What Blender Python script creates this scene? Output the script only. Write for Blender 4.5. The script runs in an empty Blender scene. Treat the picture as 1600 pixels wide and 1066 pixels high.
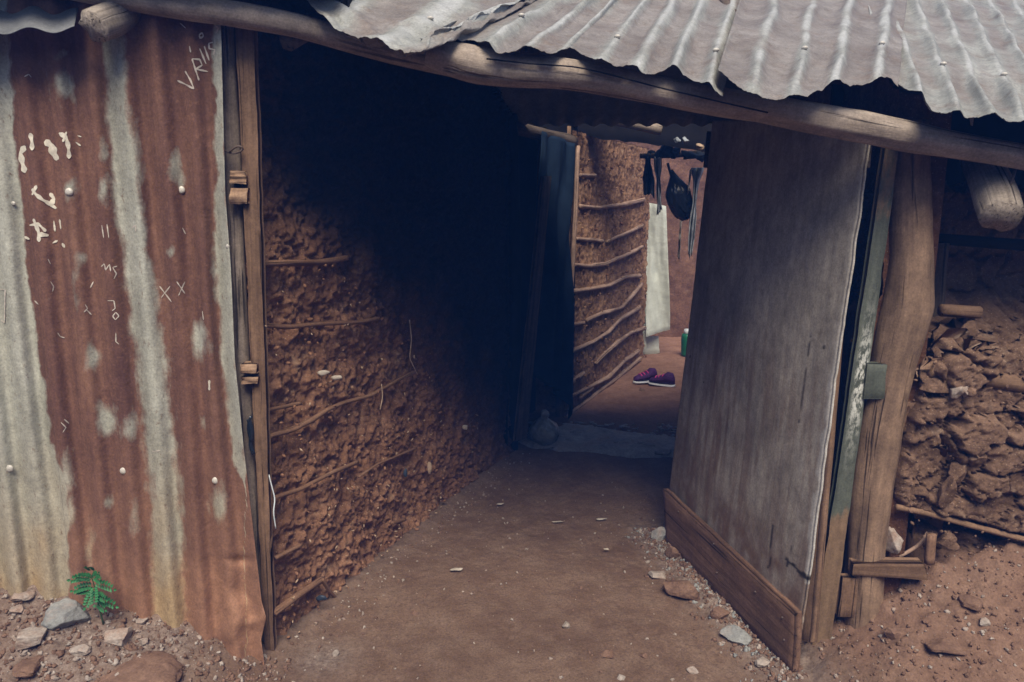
import bpy, math, random
import numpy as np
from math import radians as R
random.seed(7); rng = np.random.default_rng(7)
sc = bpy.context.scene
col = sc.collection

# ------------------------------------------------------------------ camera
PITCH = R(11); FPX = 1155.0
CAM = np.array([0.0, -2.23, 1.5])
FW = np.array([0, math.cos(PITCH), -math.sin(PITCH)]); UP = np.array([0, math.sin(PITCH), math.cos(PITCH)]); RT = np.array([1.0, 0, 0])
cd = bpy.data.cameras.new('camera'); cam = bpy.data.objects.new('camera', cd); col.objects.link(cam)
cam.location = CAM; cam.rotation_euler = (R(90) - PITCH, 0, 0)
cd.sensor_width = 36; cd.lens = 36 * FPX / 1600; cd.clip_start = 0.02; cd.clip_end = 500
sc.camera = cam

# ------------------------------------------------------------------ light
SUN_EL, SUN_AZ = 54, 175      # azimuth in degrees clockwise from +Y: the light comes from behind the camera
w = bpy.data.worlds.new("World"); sc.world = w; w.use_nodes = True
nt = w.node_tree; bg = nt.nodes['Background']
sky = nt.nodes.new('ShaderNodeTexSky'); sky.sky_type = 'NISHITA'; sky.sun_disc = False
sky.sun_elevation = R(SUN_EL); sky.sun_rotation = R(SUN_AZ)
sky.dust_density = 2.0; sky.air_density = 1.0; sky.ozone_density = 1.5
nt.links.new(sky.outputs[0], bg.inputs[0]); bg.inputs[1].default_value = 0.06
sl = bpy.data.lights.new('sun', 'SUN'); sl.energy = 2.6; sl.angle = R(32); sl.color = (1.0, 0.88, 0.71)
so = bpy.data.objects.new('sun', sl); col.objects.link(so)
so.rotation_euler = (R(90 - SUN_EL), 0, R(180 - SUN_AZ))
sc.view_settings.view_transform = 'Standard'; sc.view_settings.look = 'None'
sc.view_settings.gamma = 1.0; sc.view_settings.use_curve_mapping = False
sc.view_settings.exposure = 0.98
sc.render.engine = 'CYCLES'
sc.cycles.use_denoising = True; sc.cycles.max_bounces = 6; sc.cycles.diffuse_bounces = 4
sc.cycles.volume_bounces = 0; sc.cycles.use_adaptive_sampling = True

# ------------------------------------------------------------------ maths helpers
def ray(px, py):
    return FW + (px - 800) / FPX * RT - (py - 533) / FPX * UP
def PY(px, py, Y=0.0):
    d = ray(px, py); return CAM + d * ((Y - CAM[1]) / d[1])
def PZ(px, py, z=0.0):
    d = ray(px, py); return CAM + d * ((z - CAM[2]) / d[2])
def PP(px, py, p0, n, off=0.0):
    d = ray(px, py); p0 = np.asarray(p0) + np.asarray(n) * off
    return CAM + d * (np.dot(p0 - CAM, n) / np.dot(d, n))
def unit(v):
    v = np.asarray(v, float); return v / max(1e-9, np.linalg.norm(v))

def _h(ix, iy, iz, s):
    n = (ix.astype(np.int64) * 374761393 + iy.astype(np.int64) * 668265263 + iz.astype(np.int64) * 2147483647 // 7 + s * 1274126177) & 0xffffffff
    n = ((n ^ (n >> 13)) * 1274126177) & 0xffffffff
    n = ((n ^ (n >> 15)) * 2246822519) & 0xffffffff
    return ((n ^ (n >> 16)) & 0xffffff) / float(0xffffff)
def vnoise(p, s=0):
    p = np.asarray(p, float); i = np.floor(p).astype(np.int64); f = p - i; f = f * f * (3 - 2 * f)
    r = 0
    for dx in (0, 1):
        for dy in (0, 1):
            for dz in (0, 1):
                wgt = (f[:, 0] if dx else 1 - f[:, 0]) * (f[:, 1] if dy else 1 - f[:, 1]) * (f[:, 2] if dz else 1 - f[:, 2])
                r = r + wgt * _h(i[:, 0] + dx, i[:, 1] + dy, i[:, 2] + dz, s)
    return r * 2 - 1
def fbm(p, o=4, s=0, g=0.5):
    p = np.asarray(p, float); a, t, r = 1, 0, 0
    for k in range(o):
        r = r + a * vnoise(p * (2.03 ** k) + k * 7.3, s + k); t += a; a *= g
    return r / t
def worley(p, s=0):
    p = np.asarray(p, float); i = np.floor(p).astype(np.int64)
    f1 = np.full(len(p), 9.0); f2 = f1.copy(); cid = np.zeros(len(p))
    for dx in (-1, 0, 1):
        for dy in (-1, 0, 1):
            for dz in (-1, 0, 1):
                c = i + np.array([dx, dy, dz])
                q = np.stack([_h(c[:, 0], c[:, 1], c[:, 2], s + k) for k in (11, 12, 13)], 1) + c
                d = np.linalg.norm(q - p, axis=1); hh = _h(c[:, 0], c[:, 1], c[:, 2], s + 17)
                m = d < f1
                f2 = np.where(m, f1, np.minimum(f2, d)); cid = np.where(m, hh, cid); f1 = np.where(m, d, f1)
    return f1, f2, cid
def sm(a, b, x):
    t = np.clip((np.asarray(x, float) - a) / (b - a), 0, 1); return t * t * (3 - 2 * t)

# ------------------------------------------------------------------ object helpers
LOC = {}
def tag(o, label=None, cat=None, group=None, kind=None):
    if label: o['label'] = label
    if cat: o['category'] = cat
    if group: o['group'] = group
    if kind: o['kind'] = kind
    return o
def empty(name, loc, label=None, cat=None, group=None):
    o = bpy.data.objects.new(name, None); o.empty_display_size = 0.05
    col.objects.link(o); o.location = [float(c) for c in loc]; LOC[o.name] = np.array(loc, float)
    return tag(o, label, cat, group)
def mesh(name, V, F, mat, parent=None, base=None, loc3=None, attrs=None, smooth=True):
    """V in world coordinates; the object sits at base (or at its parent's place)."""
    V = np.asarray(V, float)
    at = LOC[parent.name] if parent is not None else (np.asarray(base, float) if base is not None else np.zeros(3))
    own = np.asarray(base, float) if (parent is not None and base is not None) else at
    me = bpy.data.meshes.new(name)
    F = [list(map(int, f)) for f in F] if not isinstance(F, np.ndarray) else F
    if isinstance(F, np.ndarray):
        n, k = F.shape
        me.vertices.add(len(V)); me.vertices.foreach_set('co', (V - own).astype(np.float32).ravel())
        me.loops.add(n * k); me.loops.foreach_set('vertex_index', F.astype(np.int32).ravel())
        me.polygons.add(n); me.polygons.foreach_set('loop_start', np.arange(0, n * k, k, dtype=np.int32))
        me.update(calc_edges=True)
    else:
        me.from_pydata((V - own).tolist(), [], F)
    if smooth:
        me.polygons.foreach_set('use_smooth', np.ones(len(me.polygons), dtype=bool))
    L = V if loc3 is None else np.asarray(loc3, float)
    a = me.attributes.new('loc3', 'FLOAT_VECTOR', 'POINT'); a.data.foreach_set('vector', L.astype(np.float32).ravel())
    for k2, arr in (attrs or {}).items():
        a = me.attributes.new(k2, 'FLOAT', 'POINT'); a.data.foreach_set('value', np.asarray(arr, np.float32).ravel())
    me.materials.append(mat); me.validate()
    o = bpy.data.objects.new(name, me); col.objects.link(o); o.location = [float(c) for c in (own - (at if parent is not None else 0))]
    LOC[o.name] = own
    if parent is not None: o.parent = parent
    return o
def gridF(nu, nv, keep=None, off=0):
    i, j = np.meshgrid(np.arange(nu - 1), np.arange(nv - 1), indexing='ij')
    a = i * nv + j
    F = np.stack([a, a + nv, a + nv + 1, a + 1], -1).reshape(-1, 4) + off
    return F if keep is None else F[keep.ravel()]

def tube(pts, rad, seg=12, rough=0.06, seed=0, sub=0.03, capr=True):
    """a solid round stick along pts, uneven, closed at both ends; returns V, F, loc3"""
    pts = np.asarray(pts, float); rad = np.full(len(pts), rad, float) if np.isscalar(rad) else np.asarray(rad, float)
    d = np.r_[0, np.cumsum(np.linalg.norm(np.diff(pts, axis=0), axis=1))]
    n = max(3, int(d[-1] / sub) + 1, len(pts)); t = np.linspace(0, d[-1], n)
    # smooth interpolation (Catmull-Rom like by smoothing the linear one)
    P = np.stack([np.interp(t, d, pts[:, k]) for k in range(3)], 1); r = np.interp(t, d, rad)
    for _ in range(2):
        if n > 4:
            P[1:-1] = P[1:-1] * .5 + (P[:-2] + P[2:]) * .25; r[1:-1] = r[1:-1] * .5 + (r[:-2] + r[2:]) * .25
    T = np.gradient(P, axis=0); T /= np.linalg.norm(T, axis=1)[:, None]
    ref = np.array([0, 0, 1.0]) if abs(T[0][2]) < .8 else np.array([0, 1.0, 0])
    A = np.cross(T, ref); A /= np.linalg.norm(A, axis=1)[:, None]; B = np.cross(T, A)
    th = np.linspace(0, 2 * math.pi, seg, endpoint=False)
    c, s = np.cos(th), np.sin(th)
    L = np.stack([np.repeat(t, seg), np.tile(c, n) * np.repeat(r, seg), np.tile(s, n) * np.repeat(r, seg)], 1)
    rr = np.repeat(r, seg) * (1 + rough * 1.6 * fbm(np.stack([L[:, 0] * 5, np.tile(c, n) * 1.2, np.tile(s, n) * 1.2], 1) + seed * 3.1, 3, seed)
                             + rough * .8 * vnoise(np.stack([L[:, 0] * 4, np.tile(c, n) * 4, np.tile(s, n) * 4], 1) + seed, seed + 5))
    V = np.repeat(P, seg, 0) + np.repeat(A, seg, 0) * (np.tile(c, n) * rr)[:, None] + np.repeat(B, seg, 0) * (np.tile(s, n) * rr)[:, None]
    F = []
    for k in range(n - 1):
        for m in range(seg):
            a, b = k * seg + m, k * seg + (m + 1) % seg
            F.append((a, b, b + seg, a + seg))
    k0 = len(V)
    V = np.vstack([V, P[0] - T[0] * r[0] * .12, P[-1] + T[-1] * r[-1] * .12]); L = np.vstack([L, [t[0], 0, 0], [t[-1], 0, 0]])
    for m in range(seg):
        F.append((k0, (m + 1) % seg, m)); e = (n - 1) * seg; F.append((k0 + 1, e + m, e + (m + 1) % seg))
    return V, F, L
def stick(name, pts, rad, mat, parent=None, seg=8, seed=0, rough=.1, sub=.03, base=None):
    V, F, L = tube(pts, rad, seg, rough, seed, sub)
    return mesh(name, V, F, mat, parent, base if (parent is not None or base is not None) else np.asarray(pts[0], float), L + seed * .37)

def slab(c4, thick, nu=10, nv=10, rough=.002, seed=0, rag=0.0, warp=0.0, ragsides=(1, 1, 1, 1)):
    """board whose front face has corners c4 = TL, TR, BR, BL (seen from the front); body goes back by thick"""
    TL, TR, BR, BL = [np.asarray(c, float) for c in c4]
    n = unit(np.cross(BL - TL, TR - TL))           # towards the viewer of the front
    def lin(k, L):
        e = min(.003 / max(L, .01), .2); return np.unique(np.r_[0, e, np.linspace(e, 1 - e, max(k, 2)), 1])
    W = np.linalg.norm(TR - TL); H = np.linalg.norm(BL - TL)
    us, vs = lin(nu, W), lin(nv, H); NU, NV = len(us), len(vs)
    u, v = [a.ravel() for a in np.meshgrid(us, vs, indexing='ij')]
    P = (TL * ((1 - u) * (1 - v))[:, None] + TR * (u * (1 - v))[:, None] + BR * (u * v)[:, None] + BL * ((1 - u) * v)[:, None])
    L = np.stack([v * H, u * W, np.zeros_like(u)], 1) if H > W else np.stack([u * W, v * H, np.zeros_like(u)], 1)
    du = unit(TR - TL); dv = unit(BL - TL)
    if rag:
        e1 = fbm(np.stack([u * 0 + seed, v * H * 14, u * 3], 1), 4, seed); e2 = fbm(np.stack([u * W * 14, v * 0 + seed, v * 3], 1), 4, seed + 3)
        P += du * (rag * e1 * (sm(.93, 1, u) * ragsides[1] + sm(.07, 0, u) * ragsides[3]))[:, None] + dv * (rag * e2 * (sm(.95, 1, v) * ragsides[2] + sm(.05, 0, v) * ragsides[0]))[:, None]
    if warp: P += n * (warp * fbm(np.stack([u * 1.7, v * 1.7, u * 0 + seed], 1), 2, seed + 9))[:, None]
    edge = ((u <= 1e-9) | (u >= 1 - 1e-9) | (v <= 1e-9) | (v >= 1 - 1e-9))
    P0 = P + n * (rough * fbm(np.stack([L[:, 0] * 9, L[:, 1] * 40, L[:, 2]], 1) + seed, 3, seed))[:, None] - n * (edge * min(.003, thick * .3))[:, None]
    P1 = P - n * thick
    L1 = L.copy(); L1[:, 2] -= thick
    V = np.vstack([P0, P1]); LL = np.vstack([L, L1]); N = NU * NV
    F0 = gridF(NU, NV); F1 = gridF(NU, NV, off=N)[:, ::-1]
    loop = [i * NV for i in range(NU)] + [(NU - 1) * NV + j for j in range(1, NV)] + [i * NV + NV - 1 for i in range(NU - 2, -1, -1)] + [j for j in range(NV - 2, 0, -1)]
    S = np.array([(a + N, loop[(k + 1) % len(loop)] + N, loop[(k + 1) % len(loop)], a) for k, a in enumerate(loop)])
    return V, np.vstack([F0[:, ::-1], F1[:, ::-1], S]), LL
def board(name, c4, thick, mat, parent=None, base=None, seed=0, **k):
    V, F, L = slab(c4, thick, seed=seed, **k)
    if parent is None and base is None: base = (np.asarray(c4[2]) + np.asarray(c4[3])) / 2
    return mesh(name, V, F, mat, parent, base, L + np.array([seed * .71, seed * .13, 0]), smooth=False)

_ico = {}
def ico(sub):
    if sub in _ico: return _ico[sub]
    t = (1 + 5 ** .5) / 2
    V = [(-1, t, 0), (1, t, 0), (-1, -t, 0), (1, -t, 0), (0, -1, t), (0, 1, t), (0, -1, -t), (0, 1, -t), (t, 0, -1), (t, 0, 1), (-t, 0, -1), (-t, 0, 1)]
    F = [(0, 11, 5), (0, 5, 1), (0, 1, 7), (0, 7, 10), (0, 10, 11), (1, 5, 9), (5, 11, 4), (11, 10, 2), (10, 7, 6), (7, 1, 8), (3, 9, 4), (3, 4, 2), (3, 2, 6), (3, 6, 8), (3, 8, 9), (4, 9, 5), (2, 4, 11), (6, 2, 10), (8, 6, 7), (9, 8, 1)]
    V = [unit(v) for v in V]
    for _ in range(sub):
        m = {}; G = []
        def mid(a, b):
            k = (min(a, b), max(a, b))
            if k not in m: m[k] = len(V); V.append(unit(V[a] + V[b]))
            return m[k]
        for a, b, c in F:
            x, y, z = mid(a, b), mid(b, c), mid(c, a); G += [(a, x, z), (b, y, x), (c, z, y), (x, y, z)]
        F = G
    _ico[sub] = (np.array(V), np.array(F)); return _ico[sub]
def rockV(size, seed, sub=2, facet=.35, rough=.14):
    V, F = ico(sub); V = V.copy()
    r = np.random.default_rng(seed)
    for _ in range(13):                                  # chisel planes off
        n = unit(r.normal(size=3)); d = r.uniform(.42, .85)
        h = V @ n; V = V - np.outer(np.maximum(h - d, 0) * (1 - 0.03), n)
    V = V * (1 + rough * fbm(V * 1.7 + seed, 3, seed) + .05 * fbm(V * 7 + seed, 3, seed))[:, None]
    a = r.uniform(0, 6.3); c, s = math.cos(a), math.sin(a)
    V = V @ np.array([[c, s, 0], [-s, c, 0], [0, 0, 1]])
    return V * np.asarray(size, float), F
def rock(name, at, size, mat, seed=0, parent=None, sub=2, sink=.42, smooth=False, yaw=0):
    V, F = rockV(size, seed, sub)
    at = np.asarray(at, float)
    V = V + at + np.array([0, 0, size[2] * (1 - 2 * sink) ]) * (1 if parent is None else 0)
    return mesh(name, V, F, mat, parent, at, V * 1.0, smooth=smooth)

# ------------------------------------------------------------------ materials
class M:
    def __init__(s, name, rough=.9, spec=.2):
        s.m = bpy.data.materials.new(name); s.m.use_nodes = True; s.t = s.m.node_tree
        s.b = s.t.nodes['Principled BSDF']; s.b.inputs['Roughness'].default_value = rough
        s.b.inputs['Specular IOR Level'].default_value = spec
        s.grit = .9; s.h = None
    def n(s, t, **k):
        x = s.t.nodes.new(t)
        for a, b in k.items(): setattr(x, a, b)
        return x
    def L(s, a, b): s.t.links.new(a, b)
    def coord(s, scale=(1, 1, 1), world=False):
        if world: a = s.n('ShaderNodeNewGeometry').outputs['Position']
        else:
            a = s.n('ShaderNodeAttribute', attribute_name='loc3').outputs['Vector']
        mp = s.n('ShaderNodeMapping'); mp.inputs['Scale'].default_value = scale; s.L(a, mp.inputs[0])
        return mp.outputs[0]
    def attr(s, name): return s.n('ShaderNodeAttribute', attribute_name=name).outputs['Fac']
    def noise(s, sc_=5, det=6, rough=.6, scale=(1, 1, 1), world=False, dist=0):
        x = s.n('ShaderNodeTexNoise'); x.inputs['Scale'].default_value = sc_; x.inputs['Detail'].default_value = det
        x.inputs['Roughness'].default_value = rough; x.inputs['Distortion'].default_value = dist
        s.L(s.coord(scale, world), x.inputs['Vector']); return x.outputs['Fac']
    def voro(s, sc_=5, feature='F1', scale=(1, 1, 1), world=False):
        x = s.n('ShaderNodeTexVoronoi', feature=feature); x.inputs['Scale'].default_value = sc_
        s.L(s.coord(scale, world), x.inputs['Vector']); return x.outputs['Distance']
    def ramp(s, f, stops):
        x = s.n('ShaderNodeValToRGB'); e = x.color_ramp.elements
        while len(e) < len(stops): e.new(.5)
        for k, (p, c) in enumerate(stops):
            e[k].position = p; e[k].color = (c if len(c) == 4 else (*c, 1)) if not np.isscalar(c) else (c, c, c, 1)
        s.L(f, x.inputs[0]); return x.outputs[0]
    def mix(s, f, a, b, blend='MIX'):
        x = s.n('ShaderNodeMix', data_type='RGBA', blend_type=blend)
        for v, k in ((f, 0), (a, 6), (b, 7)):
            if isinstance(v, (int, float)): x.inputs[k].default_value = v if k == 0 else (v, v, v, 1)
            elif isinstance(v, tuple): x.inputs[k].default_value = (*v, 1)
            else: s.L(v, x.inputs[k])
        return x.outputs[2]
    def math(s, op, a, b=0.0):
        x = s.n('ShaderNodeMath', operation=op)
        for v, k in ((a, 0), (b, 1)):
            if isinstance(v, (int, float)): x.inputs[k].default_value = v
            else: s.L(v, x.inputs[k])
        return x.outputs[0]
    def bump(s, h, dist=.01, st=1.0):
        x = s.n('ShaderNodeBump'); x.inputs['Distance'].default_value = dist; x.inputs['Strength'].default_value = st
        s.L(h, x.inputs['Height'])
        if s.h is not None: s.L(s.h, x.inputs['Normal'])
        s.h = x.outputs[0]; s.L(s.h, s.b.inputs['Normal'])
    def color(s, c): 
        if isinstance(c, tuple): s.b.inputs['Base Color'].default_value = (*c, 1)
        else:
            g1 = s.ramp(s.noise(150, 3, .7, world=True), [(.3, .72), (.7, 1.18)]); g2 = s.ramp(s.noise(34, 5, .7, world=True), [(.3, .80), (.7, 1.14)])
            c = s.mix(s.grit, c, g1, 'MULTIPLY'); c = s.mix(s.grit, c, g2, 'MULTIPLY'); s.L(c, s.b.inputs['Base Color'])
        return s.m
    def rough(s, r): s.L(r, s.b.inputs['Roughness'])

def mat_mud(name, a, b, fleck=(.42, .30, .21), shade_dark=False):
    m = M(name, .95, .1)
    c = m.ramp(m.noise(4, 8, .65), [(.3, a), (.7, b)])
    c = m.mix(m.ramp(m.noise(42, 5, .7), [(.35, .0), (.65, .55)]), c, tuple(x * .55 for x in a))
    c = m.mix(m.ramp(m.noise(11, 5, .7, scale=(1, 1, 1)), [(.58, 0.), (.72, .55)]), c, fleck)
    c = m.mix(m.ramp(m.voro(90), [(.10, .8), (.2, 0.)]), c, fleck)
    if shade_dark: c = m.mix(m.math('MULTIPLY', m.attr('shade_mask'), .93), c, (.012, .012, .014))  # shade of the passage mixed into the mud colour
    m.bump(m.noise(30, 8, .7), .012, .8); m.bump(m.noise(140, 4, .7), .004, .8)
    return m.color(c)
def mat_wood(name, a, b, grain=34, crack=True, dirt=None, rgh=.85, bmp=.004):
    m = M(name, rgh, .2)
    g = m.noise(1, 8, .72, scale=(2.6, grain * 1.3, grain * 1.3), dist=.12)
    c = m.ramp(g, [(.32, a), (.66, b)])
    c = m.mix(m.ramp(m.noise(7, 5, .6), [(.4, 0.), (.75, .7)]), c, dirt or tuple(x * .45 for x in a))
    if crack:
        ck = m.ramp(m.noise(1, 3, .5, scale=(1.8, grain * 2.4, grain * 2.4), dist=.2), [(.33, 1.), (.39, 0.)])
        c = m.mix(m.math('MULTIPLY', ck, .8), c, tuple(x * .2 for x in a))
        m.bump(m.math('SUBTRACT', 1.0, ck), bmp * 1.3, .8)
    m.bump(g, bmp, .8)
    return m.color(c)

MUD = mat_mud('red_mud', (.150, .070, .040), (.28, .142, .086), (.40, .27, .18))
MUDS = mat_mud('shade_painted_mud', (.23, .115, .066), (.42, .235, .145), (.52, .37, .25), shade_dark=True)
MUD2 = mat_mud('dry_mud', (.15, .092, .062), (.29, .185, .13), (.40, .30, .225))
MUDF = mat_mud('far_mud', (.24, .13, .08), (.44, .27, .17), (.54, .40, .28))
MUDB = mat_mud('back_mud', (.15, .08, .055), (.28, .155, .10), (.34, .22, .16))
WOODG = mat_wood('grey_log', (.16, .125, .10), (.40, .33, .27), 26)
WOODL = mat_wood('sun_bleached_log', (.26, .21, .17), (.50, .43, .37), 20, bmp=.006)
WOODD = mat_wood('dark_timber', (.055, .042, .035), (.15, .115, .09), 30)
WOODB = mat_wood('brown_timber', (.13, .078, .048), (.27, .17, .11), 30)
WOODP = mat_wood('brown_plank', (.11, .06, .038), (.25, .15, .10), 26, dirt=(.09, .055, .04), rgh=.8)
POSTW = mat_wood('round_post_wood', (.15, .10, .07), (.34, .23, .155), 22)
STICK = mat_wood('stick_wood', (.16, .09, .055), (.34, .21, .14), 60, bmp=.002)
STICKM = mat_wood('muddy_stick', (.13, .07, .042), (.30, .18, .115), 50, dirt=(.16, .08, .045), bmp=.003)
STICKF = mat_wood('pale_stick', (.30, .19, .14), (.50, .36, .28), 60, bmp=.002)
CUT = mat_wood('fresh_cut_wood', (.22, .135, .085), (.40, .27, .18), 30)
ENDG = mat_wood('chopped_log', (.20, .17, .14), (.48, .42, .36), 60)

def mat_sheet():
    m = M('rusty_painted_tin', .75, .25)
    p = m.attr('paint')
    rust = m.ramp(m.noise(3, 7, .65, scale=(2.2, 1, .6)), [(.3, (.115, .056, .040)), (.5, (.185, .095, .065)), (.72, (.26, .140, .092))])
    rust = m.mix(m.ramp(m.noise(1, 5, .6, scale=(38, 4, 1.6)), [(.4, 0.), (.7, .5)]), rust, (.075, .036, .034))
    rust = m.mix(m.ramp(m.noise(60, 4, .7), [(.55, 0.), (.7, .35)]), rust, (.30, .16, .10))
    rust = m.mix(m.math('MULTIPLY', m.attr('dust'), .8), rust, (.34, .185, .115))
    pale = m.ramp(m.noise(6, 6, .6, scale=(2, 1, .5)), [(.3, (.30, .30, .25)), (.7, (.46, .47, .41))])
    pale = m.mix(m.attr('dust'), pale, (.42, .31, .18))
    pale = m.mix(m.ramp(m.noise(50, 6, .75, scale=(1.5, 1, .7)), [(.58, 0.), (.68, .8)]), pale, (.18, .12, .08))
    e = m.math('ADD', p, m.math('MULTIPLY', m.math('SUBTRACT', m.noise(22, 6, .7, scale=(1.5, 1, .6)), .5), 1.3))
    k = m.ramp(e, [(.22, 0.), (.50, .45), (.80, 1.)])
    c = m.mix(k, rust, pale)
    m.rough(m.math('SUBTRACT', .85, m.math('MULTIPLY', k, .3)))
    m.bump(m.noise(8, 6, .6), .012, .5); m.bump(m.noise(70, 4, .7), .002, .7)
    return m.color(c)
SHEET = mat_sheet()
def mat_roof():
    m = M('weathered_roof_tin', .6, .3)
    p = m.attr('paint')
    grey = m.ramp(m.noise(4, 7, .65), [(.3, (.20, .21, .20)), (.7, (.36, .375, .36))])
    pink = m.ramp(m.noise(5, 7, .65, scale=(1, 1, 1)), [(.3, (.145, .128, .12)), (.7, (.28, .265, .255))])
    e = m.math('ADD', p, m.math('MULTIPLY', m.math('SUBTRACT', m.noise(7, 7, .7, scale=(1, .5, 1)), .5), 1.1))
    k = m.ramp(e, [(.3, 0.), (.75, 1.)])
    c = m.mix(k, pink, grey)
    c = m.mix(m.ramp(m.noise(30, 8, .75), [(.54, 0.), (.70, .75)]), c, (.14, .11, .085))
    c = m.mix(m.ramp(m.noise(9, 8, .7, scale=(1, .45, 1)), [(.52, 0.), (.66, .5)]), c, (.17, .125, .10))
    m.b.inputs['Metallic'].default_value = .0
    c = m.mix(m.ramp(m.attr('crest_highlight'), [(.60, 0.), (.95, .65)]), c, (.45, .47, .48))  # ridge highlights painted as a paler colour along the corrugations
    m.bump(m.noise(26, 7, .7), .006, .6); m.bump(m.noise(120, 3, .7), .0015, .8)
    return m.color(c)
ROOF = mat_roof()
m = M('old_dark_tin', .7, .3); m.bump(m.noise(15, 5, .6), .01, .5)
TIND = m.color(m.ramp(m.noise(5, 6, .6), [(.3, (.10, .11, .12)), (.7, (.20, .21, .22))]))
def mat_ground():
    m = M('trodden_earth', .95, .12)
    c = m.ramp(m.noise(2.2, 8, .6), [(.32, (.125, .076, .052)), (.68, (.20, .132, .094))])
    c = m.mix(m.ramp(m.noise(9, 6, .65), [(.45, 0.), (.7, .5)]), c, (.26, .185, .14))
    c = m.mix(m.ramp(m.noise(35, 6, .75), [(.45, 0.), (.7, .45)]), c, (.09, .055, .04))
    c = m.mix(m.ramp(m.noise(120, 3, .7), [(.5, 0.), (.7, .6)]), c, (.09, .055, .04))
    c = m.mix(m.attr('grit'), c, m.ramp(m.noise(60, 5, .8), [(.35, (.11, .075, .06)), (.62, (.30, .245, .21))]))
    c = m.mix(m.attr('redsoil'), c, m.ramp(m.noise(8, 6, .7), [(.3, (.22, .115, .078)), (.7, (.34, .20, .145))]))
    m.bump(m.noise(12, 8, .65), .02, .6); m.bump(m.noise(130, 4, .75), .003, .8)
    return m.color(c)
GROUND = mat_ground()
m = M('dusty_stone', .9, .2); m.bump(m.noise(25, 7, .7), .008, .8)
STONE = m.color(m.mix(m.ramp(m.noise(18, 6, .7), [(.45, 0.), (.7, .8)]), m.ramp(m.noise(7, 6, .6), [(.3, (.26, .22, .19)), (.7, (.46, .41, .37))]), (.27, .16, .11)))
m = M('blue_grey_stone', .9, .2); m.bump(m.noise(25, 7, .7), .008, .8)
STONEG = m.color(m.mix(m.ramp(m.noise(9, 6, .7), [(.5, 0.), (.7, .7)]), m.ramp(m.noise(7, 6, .6), [(.3, (.20, .21, .21)), (.7, (.33, .34, .33))]), (.34, .24, .19)))
m = M('red_stone', .95, .1); m.bump(m.noise(25, 7, .7), .01, .9)
STONER = m.color(m.ramp(m.noise(14, 7, .7), [(.3, (.12, .07, .05)), (.7, (.26, .165, .12))]))
m = M('grey_concrete', .9, .2); m.bump(m.noise(20, 8, .7), .01, .9)
CONC = m.color(m.mix(m.ramp(m.noise(6, 7, .7), [(.5, 0.), (.7, .8)]), m.ramp(m.noise(12, 8, .7), [(.3, (.22, .22, .215)), (.7, (.48, .47, .45))]), (.26, .18, .14)))
def mat_door():
    m = M('bare_plywood', .65, .3)
    g = m.noise(1, 7, .7, scale=(3, 28, 28), dist=.4)
    c = m.ramp(g, [(.2, (.36, .325, .275)), (.8, (.52, .48, .42))])
    c = m.mix(m.ramp(m.noise(5, 8, .7, scale=(.8, 1.4, 1)), [(.42, 0.), (.70, .75)]), c, (.17, .145, .12))
    c = m.mix(m.ramp(m.noise(28, 6, .75, scale=(.7, 1, 1)), [(.52, 0.), (.72, .5)]), c, (.13, .11, .09))
    c = m.mix(m.math('MULTIPLY', m.attr('brown'), m.ramp(m.noise(1, 5, .6, scale=(2.5, 22, 9), dist=.6), [(.42, 0.), (.62, .85)])), c, (.16, .085, .05))
    c = m.mix(m.math('MULTIPLY', m.attr('grime'), .8), c, (.075, .066, .06))
    c = m.mix(m.attr('splash'), c, (.17, .10, .066))
    c = m.mix(m.attr('worn'), c, (.50, .49, .46))
    c = m.mix(m.attr('crack'), c, (.03, .025, .02))
    m.rough(m.ramp(m.noise(4, 5, .6), [(.3, .5), (.7, .8)]))
    m.bump(g, .0015, .8); m.bump(m.noise(5, 4, .6), .008, .4)
    return m.color(c)
DOOR = mat_door()
m = M('green_painted_wood', .6, .3)
g_ = m.noise(1, 6, .65, scale=(3, 40, 40))
gp = m.ramp(g_, [(.3, (.060, .070, .055)), (.7, (.115, .130, .105))])
gw = m.ramp(g_, [(.3, (.13, .085, .052)), (.7, (.26, .175, .11))])
kk = m.ramp(m.math('ADD', m.attr('green'), m.math('MULTIPLY', m.math('SUBTRACT', m.noise(14, 6, .7, scale=(1, 3, 3)), .5), .7)), [(.42, 0.), (.58, 1.)])
c_ = m.mix(kk, gw, gp); c_ = m.mix(m.math('MULTIPLY', m.attr('worn'), m.ramp(m.noise(30, 5, .7, scale=(1, 3, 3)), [(.45, 0.), (.55, 1.)])), c_, (.62, .64, .60))
m.bump(g_, .002, .6); GREENW = m.color(c_)
def simple(name, c, r=.7, spec=.3, var=.25, sc_=12, bmp=.003):
    m = M(name, r, spec); m.grit = .35
    m.bump(m.noise(sc_ * 2, 5, .6), bmp, .6)
    return m.color(m.ramp(m.noise(sc_, 5, .6), [(.3, tuple(x * (1 - var) for x in c)), (.7, tuple(min(1, x * (1 + var)) for x in c))]))
CHALK = simple('white_scrawl', (.55, .50, .44), .9, .1, .25, 60)
PAINTW = simple('thick_white_paint', (.66, .62, .52), .7, .3, .15, 60)
NAILM = simple('nail_head', (.52, .50, .45), .35, .6, .15, 60)
CURT = simple('navy_cloth', (.013, .024, .044), .95, .05, .3, 9)
WHITE = simple('white_sheet', (.56, .61, .56), .8, .2, .16, 7, .01)
BAG = simple('black_plastic', (.012, .018, .028), .28, .6, .2, 9)
CLEAR = simple('grey_plastic', (.20, .22, .22), .3, .6, .5, 14)
SHOEP = simple('purple_fabric', (.06, .018, .09), .7, .2, .4, 50)
SHOEK = simple('pink_trim', (.50, .06, .22), .7, .2, .2, 50)
SHOEB = simple('blue_sole', (.05, .07, .22), .6, .3, .2, 50)
SHOEW = simple('white_sole', (.55, .58, .62), .6, .3, .1, 50)
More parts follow.
